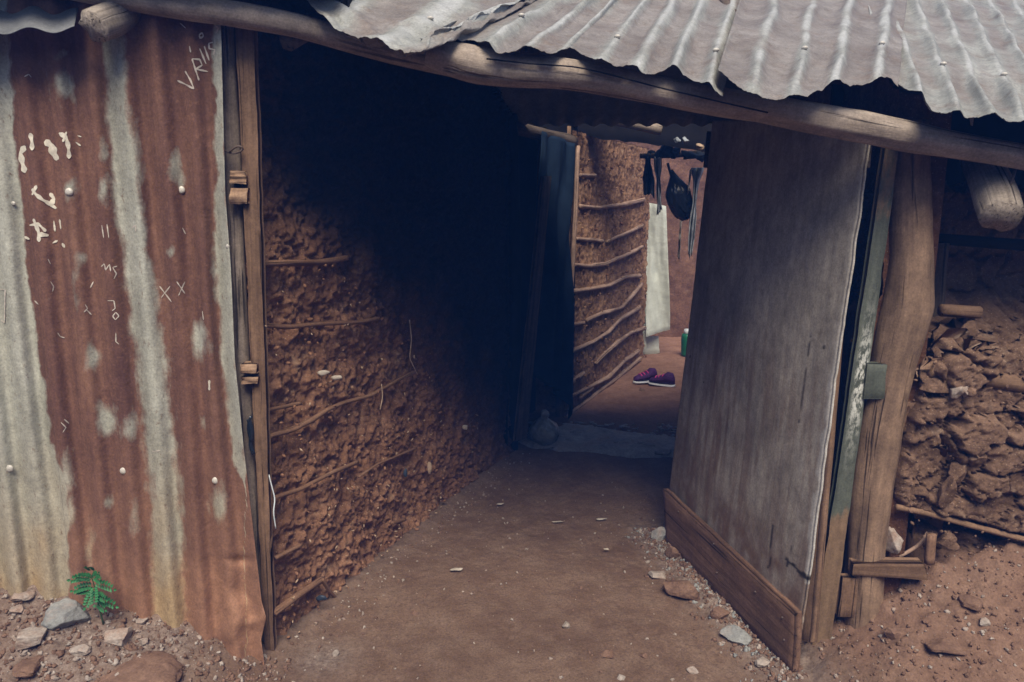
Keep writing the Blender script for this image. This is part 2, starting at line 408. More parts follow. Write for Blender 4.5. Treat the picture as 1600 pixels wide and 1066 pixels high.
GREENP = simple('green_plastic', (.01, .13, .06), .4, .5, .15, 10)
LIDW = simple('white_plastic', (.6, .66, .7), .4, .4, .05, 10)
RAG = simple('grey_rag', (.30, .33, .36), .9, .1, .5, 20)
RAGD = simple('dark_rag', (.035, .045, .065), .9, .1, .4, 20)
LEAF = simple('leaf_green', (.035, .17, .06), .55, .35, .35, 40)
STEM = simple('stem_green', (.06, .10, .04), .7, .2, .2, 40)
WIRE = simple('rusty_wire', (.10, .07, .055), .6, .4, .3, 60)
STRAW = simple('straw', (.42, .31, .22), .9, .1, .4, 30)
SCRAPW = simple('pale_scrap', (.45, .40, .34), .8, .2, .25, 40)
SCRAPB = simple('blue_black_scrap', (.03, .045, .07), .5, .4, .3, 40)
BLACKB = simple('near_black_board', (.014, .013, .014), .9, .1, .3, 10)  # near black; the far eave sheet uses it as painted shade

# ------------------------------------------------------------------ main geometry of the place
A = PZ(428, 1018, 0.0); B = PZ(800, 705, 0.0)          # foot of the left passage wall
C0 = PZ(888, 648, 0.0); C1 = PZ(1004, 560, 0.0)        # foot of the far mud wall
A[2] = B[2] = C0[2] = C1[2] = 0
def wn(a, b):                                           # normal towards the passage
    d = unit(b - a); return np.array([d[1], -d[0], 0.0])
N1 = wn(A, B); N2 = wn(C0, C1); NC = wn(B, C0)
def W1(px, py, off=0.0): return PP(px, py, A, N1, off)
def W2(px, py, off=0.0): return PP(px, py, C0, N2, off)

RY0 = -.23; RSL = .47
RP0, RP1 = PY(670, 66, RY0), PY(1600, 192, RY0)
RN = unit(np.cross(RP1 - RP0, [0, 1, RSL])); RN = RN if RN[2] > 0 else -RN
def YRf(x): return np.interp(x, [.95, 1.25], [1.15, 1.95])
def front_z(x, y): return RP0[2] - (RN[0] * (x - RP0[0]) + RN[1] * (y - RP0[1])) / RN[2]
def roof_z(x, y):
    x = np.asarray(x, float); y = np.asarray(y, float)
    YR = YRf(x)
    return np.where(y < YR, front_z(x, y) + .10 * (x < -.45), front_z(x, YR) + (y - YR) * (1.90 - front_z(x, YR)) / (2.08 - YR))
def under_roof(V, gap=.035):
    k = (V[:, 1] < 2.08) & (V[:, 1] > -.2)
    V[k, 2] = np.minimum(V[k, 2], roof_z(V[k, 0], V[k, 1]) - gap); return V

# ------------------------------------------------------------------ ground
def hgt(x, y):
    x = np.asarray(x, float); y = np.asarray(y, float)
    f = np.where(y < 0, np.clip(1 + y / .62, 0, 1) ** 1.2, 1 - .0 * y)
    left = np.interp(-x, [.78, .90, 1.05, 1.25, 1.5, 1.8, 3], [0, .04, .13, .20, .25, .28, .3])
    right = np.interp(x, [.95, 1.10, 1.26, 1.38, 1.62, 2.2, 4], [0, .10, .21, .31, .38, .42, .42])
    z = (left + right) * f
    # inside the passage the floor is level
    inside = (y > .02) & (x > -.9 + y * .37) & (x < 1.05 + y * .25)
    z = np.where(inside, 0, z)
    return z
def ground_full(X, Y):
    X = np.asarray(X, float); Y = np.asarray(Y, float)
    Z = hgt(X, Y)
    P = np.stack([X, Y, X * 0], 1)
    near = ((np.abs(X) < 3) & (Y > -1.2) & (Y < 8)).astype(float)
    mound = sm(.0, .12, Z)
    n1 = fbm(P * 3, 4, 3); n2 = fbm(P * 16, 4, 5); f1, f2, cid = worley(P * 24 + .2 * n2[:, None], 9)
    lumps = (np.clip(.55 - f1, 0, 1)) ** 1 * (cid > .45)
    Z = Z + near * (.014 * n1 + .006 * fbm(P * 8, 3, 29) + .0035 * n2 + mound * (.034 * fbm(P * 9, 4, 8) + .03 * lumps + .016 * fbm(P * 34, 4, 18, .65)) + .0025 * fbm(P * 45, 3, 19))
    # a ridge of broken ground along the foot of the open door
    D1 = PZ(1042, 850); D2 = PZ(1240, 1052)
    dd = unit(D2 - D1); rel = P - D1; along = rel @ dd; perp = rel[:, 0] * (-dd[1]) * -1 + rel[:, 1] * dd[0] * -1
    ridge = np.exp(-((np.abs(perp) - .05) / .07) ** 2) * sm(-.35, 0, along) * sm(1.15, .8, along)
    Z = Z + ridge * (.010 + .03 * lumps + .015 * n2) * near
    # foot of the left wall
    rel = P - A; dperp = rel @ N1; al = rel @ unit(B - A)
    foot = np.exp(-(np.clip(dperp, 0, 1) / .07) ** 2) * sm(-.15, .1, al) * sm(2.6, 2.2, al)
    Z = Z + foot * (.02 + .025 * lumps) * near
    grit = np.clip(mound * sm(.2, -.3, X) * (.65 + .6 * n2) + ridge * .9 + foot * .25 + (np.exp(-((X + .62) ** 2 + (Y + .02) ** 2) / .008)) * .8, 0, 1) * near
    red = sm(2.5, 2.9, Y) * .9
    return Z, grit, np.clip(red + mound * sm(.9, 1.0, X) * .3, 0, 1)
def make_ground():
    xs = np.r_[-60, -25, -10, -5, -3.2, np.arange(-2.2, 2.6, .0105), 3.4, 5, 10, 25, 60]
    ys = np.r_[-60, -25, -10, -4, -2.2, -1.4, -1.0, -.8, -.65, np.arange(-.55, 1.0, .0105), np.arange(1.0, 7.5, .03), 8.5, 12, 25, 60]
    X, Y = [a.ravel() for a in np.meshgrid(xs, ys, indexing='ij')]
    Z, grit, red = ground_full(X, Y)
    return mesh('ground', np.stack([X, Y, Z], 1), gridF(len(xs), len(ys)), GROUND, attrs={'grit': grit, 'redsoil': red})
tag(make_ground(), kind='structure')
def GZ(px, py, it=6):
    """where the view through a pixel meets the ground as built (smooth form)"""
    z = 0.0
    for _ in range(it):
        p = PZ(px, py, z); z = float(hgt(p[0], p[1])) * .6 + z * .4
    p = PZ(px, py, z); p[2] = float(ground_full([p[0]], [p[1]])[0][0]); return p

# unseen hut added behind the camera to block the low sky light
opp = empty('sky_block_hut', (0, -5.4, 0), 'brown mud hut added unseen behind the viewer to block low sky light', 'hut')
def box(name, x0, x1, y0, y1, z0, z1, mt, parent):
    V = np.array([(x, y, z) for x in (x0, x1) for y in (y0, y1) for z in (z0, z1)], float)
    return mesh(name, V, [(0, 1, 3, 2), (4, 6, 7, 5), (0, 4, 5, 1), (2, 3, 7, 6), (0, 2, 6, 4), (1, 5, 7, 3)], mt, parent, smooth=False)
box('wall', -9, 9, -8.4, -5.4, -.1, 2.8, MUD, opp)
box('roof_sheet', -9.3, 9.3, -8.7, -4.9, 2.81, 2.86, TIND, opp)

# ------------------------------------------------------------------ left wall of rusty tin
def sheetA(py): return np.interp(py, [50, 1000], [0, 110])
def sheetB(py): return np.interp(py, [50, 1000], [345, 300])
EDGE_Y = [-80, 60, 300, 420, 560, 700, 760, 830, 880, 940, 965, 1000, 1034, 1080]
EDGE_X = [343, 346, 352, 361, 367, 381, 388, 396, 402, 409, 416, 408, 413, 414]
RW_ = .00
def sheet_px(u, py):
    base = sheetA(py) + sheetB(py) * u
    corr = np.interp(py, EDGE_Y, EDGE_X) - (sheetA(py) + sheetB(py))
    return base + corr * sm(.75, 1, u)
NR = 6.4                                               # corrugations per unit u
def sheet_uv(px, py):
    corr = np.interp(py, EDGE_Y, EDGE_X) - (sheetA(py) + sheetB(py))
    u = (px - sheetA(py)) / sheetB(py)
    for _ in range(25): u = .5 * u + .5 * (px - sheetA(py) - corr * sm(.75, 1, u)) / sheetB(py)
    return u
def sheet_depth(u, py, proud=0.0):
    u = np.asarray(u, float); py = np.asarray(py, float) + 0 * u
    amp = .021 * (1 - .25 * sm(.5, 1, u)) * (.75 + .35 * vnoise(np.stack([u * 3, py / 300, u * 0], 1), 31))
    d = amp * np.cos(2 * math.pi * (u * NR - .48 + .05 * vnoise(np.stack([u * 2, py / 160, u * 0 + 3], 1), 33)))
    d = d + .007 * fbm(np.stack([u * 5, py / 130, u * 0 + 7], 1), 3, 35)
    crum = sm(830, 1000, py) * sm(.55, .95, u)
    d = d + crum * (.035 * fbm(np.stack([u * 7, py / 70, u * 0 + 2], 1), 3, 37) + .012)
    fold = np.exp(-((py - 955 - 20 * np.sin(u * 9)) / 9.) ** 2) * sm(.88, .96, u); d = d + .012 * fold
    d = d - .012 * np.exp(-(((px_ := sheet_px(u, py)) - 375) / 22) ** 2 - ((py - 875) / 7) ** 2)
    return -.035 - d - proud
def sheet_point(px, py, lift=0.0):
    px = np.atleast_1d(np.asarray(px, float)); py = np.atleast_1d(np.asarray(py, float))
    dep = sheet_depth(sheet_uv(px, py), py, .004) - lift
    return np.array([PY(a, b, c) for a, b, c in zip(px, py, dep)])
def PYv(px, py, Y):
    d = FW[None] + ((px - 800) / FPX)[:, None] * RT - ((py - 533) / FPX)[:, None] * UP
    return CAM + d * ((Y - CAM[1]) / d[:, 1])[:, None]
def blobs(px, py, L):
    r = np.zeros_like(px)
    for x, y, a, b, k in L:
        r = np.maximum(r, k * np.exp(-(((px - x) / a) ** 2 + ((py - y) / b) ** 2) ** 1.0))
    return r
def stripe(px, py, ys, xs, ws, k=1.0):
    c = np.interp(py, ys, xs); wd = np.interp(py, ys, ws)
    return k * 1.15 * np.exp(-(np.abs(px - c) / (wd * 1.12)) ** 2.6)
wallT = empty('tin_wall', PY(230, 960, -.035) * [1, 1, 0] + [0, 0, .1], 'rust brown corrugated tin wall with pale paint streaks left of the dark passage', 'tin wall')
def tin(name, u0, u1, proud, label, holes=False):
    nu, nv = int((u1 - u0) * 300), 360
    us = np.linspace(u0, u1, nu); vs = np.linspace(-70, 1110, nv)
    u, py = [a.ravel() for a in np.meshgrid(us, vs, indexing='ij')]
    bottom = np.interp(sheet_px(u, 950), [0, 60, 110, 200, 240, 290, 300, 340, 380, 400, 430], [925, 930, 935, 962, 968, 980, 1000, 1015, 1025, 1045, 1060])
    py = np.minimum(py, bottom + 26 + 6 * vnoise(np.stack([u * 20, u * 0, u * 0], 1), 3))
    px = sheet_px(u, py)
    V = PYv(px, py, sheet_depth(u, py, proud))
    wx = 9 * fbm(np.stack([px / 22, py / 30, px * 0], 1), 4, 61, .6); wy = 12 * fbm(np.stack([px / 22, py / 30, px * 0 + 9], 1), 4, 62, .6)
    px_t, py_t = px, py; px = px + wx; py = py + wy
    paint = np.zeros_like(px)
    paint = np.maximum(paint, stripe(px, py, [40, 150, 260, 330, 420, 560, 680, 740, 950], [174, 182, 196, 202, 218, 234, 250, 258, 264], [17, 15, 22, 17, 17, 22, 20, 22, 22]))
    paint = np.maximum(paint, 1.15 * sm(0, 12, np.interp(py, [50, 300, 480, 680, 720, 760, 1000], [18, 38, 58, 84, 100, 112, 116]) - px))
    paint = np.maximum(paint, stripe(px, py, [50, 300, 420, 560, 660, 720, 760], [341, 347, 352, 360, 370, 376, 384], [7, 8, 14, 12, 12, 8, .5]))
    paint = np.maximum(paint, blobs(px, py, [(102, 135, 16, 24, 1.), (100, 85, 10, 8, .7), (275, 262, 11, 30, .9), (282, 285, 9, 14, .8), (112, 297, 12, 14, .8), (160, 235, 9, 20, .7), (163, 300, 10, 22, .7),
        (146, 555, 15, 22, 1.1), (165, 658, 17, 24, 1.1), (200, 668, 16, 22, .75), (313, 530, 16, 28, .95), (127, 402, 10, 12, .6), (120, 445, 8, 60, .35), (270, 395, 5, 9, .7),
        (104, 745, 13, 30, .8), (110, 800, 9, 26, .7), (168, 788, 7, 10, .7), (342, 790, 12, 32, .85), (210, 810, 10, 30, .5), (140, 850, 10, 50, .45), (345, 370, 9, 22, .9), (322, 660, 8, 20, .5),(232,760,10,16,.6)]))
    dust = np.clip(sm(640, 930, py) * (.55 + .5 * fbm(np.stack([u * 8, py / 60, u * 0], 1), 3, 71)) + sm(860, 960, py) * .35, 0, 1)
    px, py = px_t, py_t
    keep = None
    if holes:
        r = np.hypot(px - 68, (py - 748)) ; th = np.arctan2(py - 748, px - 68)
        inside = (r < 4.5 + 5.5 * np.abs(np.cos(2 * th + 1.5)) ** 3)
        g = inside.reshape(nu, nv); keep = ~(g[:-1, :-1] & g[1:, 1:])
    o = mesh(name, V, gridF(nu, nv, keep), SHEET, wallT, loc3=V, attrs={'paint': paint, 'dust': dust})
    o['label'] = label
    md = o.modifiers.new('thick', 'SOLIDIFY'); md.thickness = .0012
tin('sheet', -1.2, .06, 0.0, 'pale grey end sheet of the tin wall')
tin('sheet', .04, 1.0, .004, 'rust brown sheet with pale streaks', holes=True)
for x, y in [(108, 300), (283, 297), (15, 732), (193, 736), (337, 751), (21,318),(356,385)]:
    V, F = ico(2); p = sheet_point(x, y, .001)[0]; r = .0115 if y > 290 and x not in (21,356) else .006
    mesh('nail', V * [r, r * .55, r] + p, F, NAILM, wallT, p)

def ribbon(strokes, mat, name, parent, wid, lift=.0028, label=None):
    V, F = [], []
    for st in strokes:
        st, wd = (st[0], st[1]) if isinstance(st[1], (int, float)) and not isinstance(st[0], (int, float)) else (st, wid)
        pts = np.array(st, float); d = np.r_[0, np.cumsum(np.hypot(*np.diff(pts, axis=0).T))]; n = max(3, int(d[-1] / 2.0))
        t = np.linspace(0, d[-1], n); P = np.stack([np.interp(t, d, pts[:, 0]), np.interp(t, d, pts[:, 1])], 1)
        T = np.gradient(P, axis=0); T /= np.maximum(1e-6, np.hypot(*T.T))[:, None]; N = np.stack([-T[:, 1], T[:, 0]], 1)
        ww = wd * (.85 + .25 * np.sin(t * .35 + len(V))) * np.clip(np.minimum(t, d[-1] - t) / (wd * .7 + .1) + .35, 0, 1)
        a = P + N * ww[:, None] / 2; b = P - N * ww[:, None] / 2
        k = len(V)
        pa = sheet_point(a[:, 0], a[:, 1], lift); pb = sheet_point(b[:, 0], b[:, 1], lift)
        for i in range(n): V += [pa[i], pb[i]]
        F += [(k + 2 * i, k + 2 * i + 1, k + 2 * i + 3, k + 2 * i + 2) for i in range(n - 1)]
    o = mesh(name, np.array(V), F, mat, parent)
    if label: o['label'] = label
    return o
# chalk letters climbing at the top right of the sheet
ribbon([[(277, 135), (302, 137), (289, 121), (312, 119)][:2] + [(284, 124)], [(300, 137), (296, 118), (290, 108)]][:0] +
       [[(277, 126), (288, 131), (303, 139)], [(303, 139), (298, 126), (289, 111)],
        [(311, 126), (300, 92)], [(300, 92), (312, 93), (316, 102), (306, 108)], [(306, 108), (325, 112)],
        [(322, 100), (312, 76)], [(327, 95), (319, 72)], [(296, 72), (298, 82)],
        [(333, 86), (336, 78), (327, 76), (326, 68), (333, 66)], [(311, 55), (316, 51), (318, 57), (313, 60), (311, 55)], [(338, 52), (341, 44), (336, 40)]],
       CHALK, 'chalk_writing', wallT, 2.8, label='chalk letters scrawled near the top edge')
ribbon([[(249, 447), (268, 472)], [(266, 447), (252, 465)], [(276, 440), (289, 459)], [(289, 440), (279, 462)],
        [(159, 352), (162, 372)], [(167, 350), (170, 372)],
        [(158, 417), (163, 412), (165, 422), (171, 413), (173, 424)], [(183, 416), (176, 418), (182, 428), (178, 436)],
        [(168, 470), (178, 470), (180, 482), (175, 486)], [(181, 488), (186, 494), (180, 500), (176, 494), (181, 488)],
        [(181, 520), (181, 534), (186, 538)], [(141, 450), (146, 440)], [(133, 476), (137, 482), (131, 488)], [(135, 484), (143, 492)],
        [(75, 405), (79, 413)], [(79, 440), (84, 448), (82, 456)], [(54, 470), (60, 476)], [(90, 520), (94, 526), (101, 528)],
        [(238, 706), (250, 704)], [(316, 486), (318, 500)], [(95, 660), (103, 668), (98, 676)], [(100, 655), (108, 662)], [(0, 452), (8, 453), (7, 505), (2, 500)], [(38, 120), (45, 116), (49, 121)], [(281,36),(290,44)],
        [(206, 356), (212, 352), (212, 362)], [(285, 356), (290, 366)]],
       CHALK, 'scratch_marks', wallT, 1.9, label='faint scratched crosses and letters on the rust')
ribbon([([(39, 228), (32, 240), (35, 255), (39, 270)], 9), ([(47, 208), (50, 222), (50, 235)], 7), ([(70, 220), (80, 228), (84, 240), (90, 250)], 13), ([(92, 208), (103, 214), (107, 230), (108, 248)], 7), ([(98, 222), (104, 206)], 4),
        ([(121, 212), (127, 214)], 3), ([(118, 222), (126, 228)], 3),
        ([(50, 295), (56, 304), (66, 312), (84, 322)], 6), ([(78, 302), (84, 310), (80, 320), (88, 326)], 8), ([(57, 290), (50, 305)], 5),
        ([(46, 352), (60, 350), (72, 362)], 5), ([(52, 342), (60, 362), (61, 378)], 6), ([(60, 366), (76, 368)], 8), ([(84, 345), (86, 362)], 3), ([(93, 343), (95, 358)], 3), ([(38, 370), (46, 374)], 6), ([(82, 380), (90, 376)], 4), ([(97, 380), (101, 387)], 4),
        ([(327, 594), (327, 610)], 4)],
       PAINTW, 'paint_daubs', wallT, 6, .003, label='thick cream paint daubs and letters at the left')

# ------------------------------------------------------------------ mud walls
def mud_panel(name, p0, p1, nrm, z0, z1, step, amp, mat, parent, seed=0, back=.16, chunk=1.0, foot=0.0, shade_mask=None, vert=0.0):
    L = np.linalg.norm(p1 - p0); d = (p1 - p0) / L
    nu, nv = int(L / step) + 2, int((z1 - z0) / step) + 2
    s, z = [a.ravel() for a in np.meshgrid(np.linspace(0, L, nu), np.linspace(z0, z1, nv), indexing='ij')]
    P = p0 + d * s[:, None] + np.array([0, 0, 1.0]) * z[:, None]
    Q = np.stack([s, z, s * 0 + seed], 1)
    n2 = fbm(Q * 9, 4, seed)
    n3 = fbm(Q * 28, 3, seed + 50); W_ = np.stack([n2, n3, n2 * 0], 1)
    f1, f2, cid = worley(Q * [14, 18, 1] + .7 * W_, seed); g1, g2, gid = worley(Q * [44, 52, 1] + .8 * W_, seed + 40)
    D = amp * (.8 * fbm(Q * 3, 3, seed + 2) + .6 * n2 + chunk * (.55 * (cid - .5) * sm(.02, .3, f2 - f1) + .42 * (gid - .5) * sm(.0, .25, g2 - g1)) + .35 * n3 - .55 * sm(.45, .75, n3 + .3 * n2) + .25 * fbm(Q * 80, 3, seed + 3, .6))
    D = D + foot * np.exp(-(z - z0) / .12) + vert * (fbm(Q * [42, 8, 1], 4, seed + 30, .6) - .8 * sm(.25, .5, fbm(Q * [30, 7, 1], 3, seed + 31)))
    F = P + nrm * D[:, None]
    Bk = P - nrm * back
    N = nu * nv
    V = under_roof(np.vstack([F, Bk])); G0 = gridF(nu, nv); G1 = gridF(nu, nv, off=N)[:, ::-1]
    loop = [i * nv for i in range(nu)] + [(nu - 1) * nv + j for j in range(1, nv)] + [i * nv + nv - 1 for i in range(nu - 2, -1, -1)] + [j for j in range(nv - 2, 0, -1)]
    S = np.array([(a, loop[(k + 1) % len(loop)], loop[(k + 1) % len(loop)] + N, a + N) for k, a in enumerate(loop)])
    at_ = None
    if shade_mask is not None:
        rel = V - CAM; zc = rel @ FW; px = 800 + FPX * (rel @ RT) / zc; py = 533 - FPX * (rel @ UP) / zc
        at_ = {'shade_mask': shade_mask(px, py, V)}
    return mesh(name, V, np.vstack([G0, G1, S]), mat, parent, attrs=at_)
def shade_left(px, py, V):  # painted shade: darkens the upper and back part of the wall
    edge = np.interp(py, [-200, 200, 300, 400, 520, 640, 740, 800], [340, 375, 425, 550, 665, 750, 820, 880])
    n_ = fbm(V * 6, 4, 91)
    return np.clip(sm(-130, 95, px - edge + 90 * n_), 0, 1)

wallL = empty('mud_wall', A, 'rough red mud wall with horizontal sticks lining the left of the dark passage', 'mud wall')
mud_panel('mud_face', A + np.array([-.02, .03, 0]), B, N1, -.06, 2.35, .0056, .040, MUDS, wallL, seed=3, back=.2, foot=.03, shade_mask=shade_left)
sticksL = [([(412, 413), (450, 411), (500, 410), (543, 403)], 8), ([(414, 510), (450, 512), (500, 506), (560, 503), (592, 497)], 7),
           ([(418, 640), (440, 636), (470, 630)], 6), ([(420, 681), (455, 672), (490, 655), (512, 640), (540, 628), (580, 618), (625, 592), (650, 580)], 8),
           ([(430, 778), (470, 765), (520, 738), (558, 722)], 7), ([(430, 872), (470, 852)], 7),
           ([(428, 958), (460, 934), (503, 905)], 10), ([(503, 905), (515, 925), (535, 945)], 5), ([(612, 818), (632, 812)], 5), ([(560, 745), (590, 725), (650, 700)], 4),
           ]
for k, (pl, w_) in enumerate(sticksL):
    P = [W1(x, y, .012 + .006 * math.sin(i * 2.1 + k)) for i, (x, y) in enumerate(pl)]
    r = [w_ * .88 / 2 / FPX * 1.25 * np.dot(p - CAM, FW) * (1 - .05 * i) for i, p in enumerate(P)]
    stick('stick', P, r, STICKM, wallL, 8, k, .30, .012, base=P[0])
# straw, chips and shreds pressed into the mud
def shards(name, places, mat, parent, kind='stuff', sizes=(.004, .014), thin=.3, seed=5):
    r = np.random.default_rng(seed); VV, FF = [], []
    V0, F0 = ico(0)
    for p, n in places:
        a = r.uniform(*sizes); R3 = np.linalg.qr(r.normal(size=(3, 3)))[0]
        v = (V0 * np.array([a, a * r.uniform(.2, .6), a * thin])) @ R3 + p + n * .25 * a
        FF.append(F0 + len(VV) * len(V0)); VV.append(v)
    o = mesh(name, np.vstack(VV), np.vstack(FF), mat, parent, smooth=False); tag(o, kind=kind); return o
r_ = np.random.default_rng(12)
def wall_places(n, p0, p1, nrm, z0, z1, off):
    out = []
    for _ in range(n):
        s, z = r_.uniform(0, 1), z0 + (z1 - z0) * r_.uniform(0, 1) ** 1.2
        out.append((p0 + (p1 - p0) * s + np.array([0, 0, z]) + nrm * (off + r_.normal() * .008), nrm))
    return out
def lit_part(pl):
    out = []
    for p, n in pl:
        rel = p - CAM; zc = rel @ FW; px = 800 + FPX * (rel @ RT) / zc; py = 533 - FPX * (rel @ UP) / zc
        if float(shade_left(np.array([px]), np.array([py]), p[None])[0]) < .35: out.append((p, n))
    return out
shards('mud_chips', lit_part(wall_places(500, A, B, N1, .02, 1.7, .010)), MUDS, wallL, sizes=(.004, .013), thin=.6)
shards('straw_bits', lit_part(wall_places(260, A, B, N1, .02, 1.7, .028)), STRAW, wallL, sizes=(.003, .010), seed=8)
for k, (x, y, a, b, mt, nm) in enumerate([(505, 583, .030, .013, SCRAPW, 'paper_scrap'), (526, 590, .022, .014, SCRAPW, 'paper_scrap'), (634, 740, .014, .026, SCRAPB, 'plastic_scrap'), (671, 730, .014, .040, STRAW, 'husk'), (503, 935, .022, .014, SCRAPB, 'plastic_scrap'), (727, 668, .016, .022, SCRAPW, 'paper_scrap')]):
    p = W1(x, y, .036); V, F = rockV((a, .008, b), 90 + k, 1); mesh(nm, V + p, F, mt, wallL, p, smooth=False)
stick('loose_string', [W1(420, 742, .03), W1(430, 780, .045), W1(427, 800, .05), W1(431, 826, .05)], .0022, LIDW, wallL, 5, 3, 0, .01, base=W1(420, 742, .03))
stick('loose_string', [W1(640, 500, .03), W1(643, 530, .045), W1(640, 560, .05), W1(652, 585, .05)], .0022, STRAW, wallL, 5, 3, 0, .01, base=W1(640, 500, .03))
stick('loose_string', [W1(596, 600, .03), W1(598, 620, .045), W1(594, 640, .05)], .0022, STRAW, wallL, 5, 3, 0, .01, base=W1(596, 600, .03))

# ------------------------------------------------------------------ left jamb of the passage
jambL = empty('door_jamb', PY(415, 1015, .0), 'weathered brown timber jamb standing between rusty tin and mud wall', 'door jamb')
def quadY(pts, Y): return [PY(x, y, Y) for x, y in pts]
board('upright_board', quadY([(366, 20), (395, 20), (428, 1018), (413, 1020)], -.01), .035, WOODB, jambL, seed=1, rough=.003, nu=4, nv=60, rag=.004, base=PY(415, 1015, 0))
V, F, L = tube([PY(352, 30, .03), PY(366, 300, .03), PY(377, 560, .03), PY(392, 800, .03), PY(402, 1010, .03)], [.024, .027, .026, .024, .022], 12, .12, 4)
mesh('round_pole', V, F, WOODG, jambL, PY(402, 1010, .03), L)
for k, (x, y, w_, h_) in enumerate([(371, 277, 26, 20), (373, 306, 28, 26), (388, 577, 28, 16), (390, 594, 26, 10)]):
    board('block', quadY([(x - w_ / 2, y - h_ / 2), (x + w_ / 2, y - h_ / 2), (x + w_ / 2, y + h_ / 2), (x - w_ / 2, y + h_ / 2)], -.03), .05, CUT, jambL, seed=20 + k, nu=12, nv=10, rag=.007, warp=.01, rough=.006, base=PY(x, y, -.03))
stick('wire_wrap', [PY(350, 235, -.02), PY(366, 242, -.03), PY(384, 232, -.03), PY(372, 226, -.035), PY(358, 238, -.03)], .003, WIRE, jambL, 6, 1, .1, .01, base=PY(366, 235, -.02))
for k, pl in enumerate([[(388, 655), (394, 675), (390, 695), (396, 710)], [(392, 650), (387, 668), (393, 690)]]):
    stick('plastic_strip', [PY(x, y, -.012) for x, y in pl], .006, BAG, jambL, 6, k, .5, .01, base=PY(390, 660, -.012))

# ------------------------------------------------------------------ logs under the eaves
def log(name, pts, Y, mat, label, cat, group=None, seg=20, seed=0, rough=.07):
    P = [PY(x, y, Y if np.isscalar(Y) else Y[i]) for i, (x, y, r) in enumerate(pts)]
    rad = [r / FPX * np.dot(p - CAM, FW) for p, (x, y, r) in zip(P, pts)]
    V, F, L = tube(P, rad, seg, rough, seed, .02)
    b = P[len(P) // 2]
    return tag(mesh(name, V, F, mat, None, b, L + seed), label, cat, group)
log('eave_pole', [(-150, -60, 17), (60, -28, 17), (180, -4, 17), (260, 8, 18), (330, 17, 19), (400, 28, 19), (470, 42, 18), (540, 62, 18), (620, 84, 17), (700, 102, 16), (760, 116, 15)], [-.08, -.08, -.08, -.08, -.08, -.08, -.07, -.05, -.02, .0, .02], WOODL, 'thin grey eave pole running from the tin wall to the middle of the eave', 'pole', seed=5)
log('eave_pole', [(668, 84, 18), (700, 92, 25), (745, 103, 29), (800, 110, 27), (870, 114, 24), (930, 122, 23), (990, 133, 22), (1060, 147, 21), (1130, 160, 21), (1200, 171, 22), (1260, 183, 24), (1330, 196, 25), (1400, 210, 22), (1480, 225, 20), (1560, 239, 19), (1680, 262, 19), (1800, 285, 19)], -.125, WOODL, 'thick crooked grey eave pole with a long crack over the passage and door', 'pole', seed=11, seg=28, rough=.09)
bm_ = bpy.data.objects['eave_pole.001']
stick('long_crack', [PY(x, y, Y) for x, y, Y in [(760, 92, -.186), (830, 100, -.186), (900, 104, -.182), (960, 118, -.180), (1030, 137, -.178), (1120, 158, -.175), (1200, 176, -.177)]], .0022, BLACKB, bm_, 5, 2, .3, .02)
# stub ends of purlins poking out
def stub(pts, Ys, rad, label, seed, name='log_end', mat=ENDG):
    P = [PY(x, y, Y) for (x, y), Y in zip(pts, Ys)]
    rr = [r / FPX * np.dot(p - CAM, FW) for p, r in zip(P, rad)]
    V, F, L = tube(P, rr, 18, .13, seed, .012)
    n = len(V)
    V[-1 - 0] += 0
    # chopped end: axe facets
    T = unit(P[-1] - P[-2]); t = (V - P[-1]) @ T; k = t > -.03
    V[k] += np.outer(.012 * vnoise(V[k] * 55, seed), T)
    return tag(mesh(name, V, F, mat, None, P[0], L), label, 'log')
stub([(260, -15), (200, 18), (172, 32), (146, 42)], [.12, -.02, -.10, -.15], [22, 24, 25, 25], 'short chopped log end poking out above the rusty tin wall', 3)
stub([(1530, 240), (1545, 285), (1558, 315), (1566, 340)], [.25, 0, -.10, -.16], [24, 27, 29, 29], 'chopped log end hanging below the eave pole at the far right', 8)
tag(stick('binding_wire', [PY(1590, 246, -.085), PY(1587, 262, -.09), PY(1582, 280, -.12), PY(1577, 294, -.13)], .0045, WIRE, None, 6, 3, .1, .01), 'short rusty wire tying the hanging log end to the eave pole', 'wire')

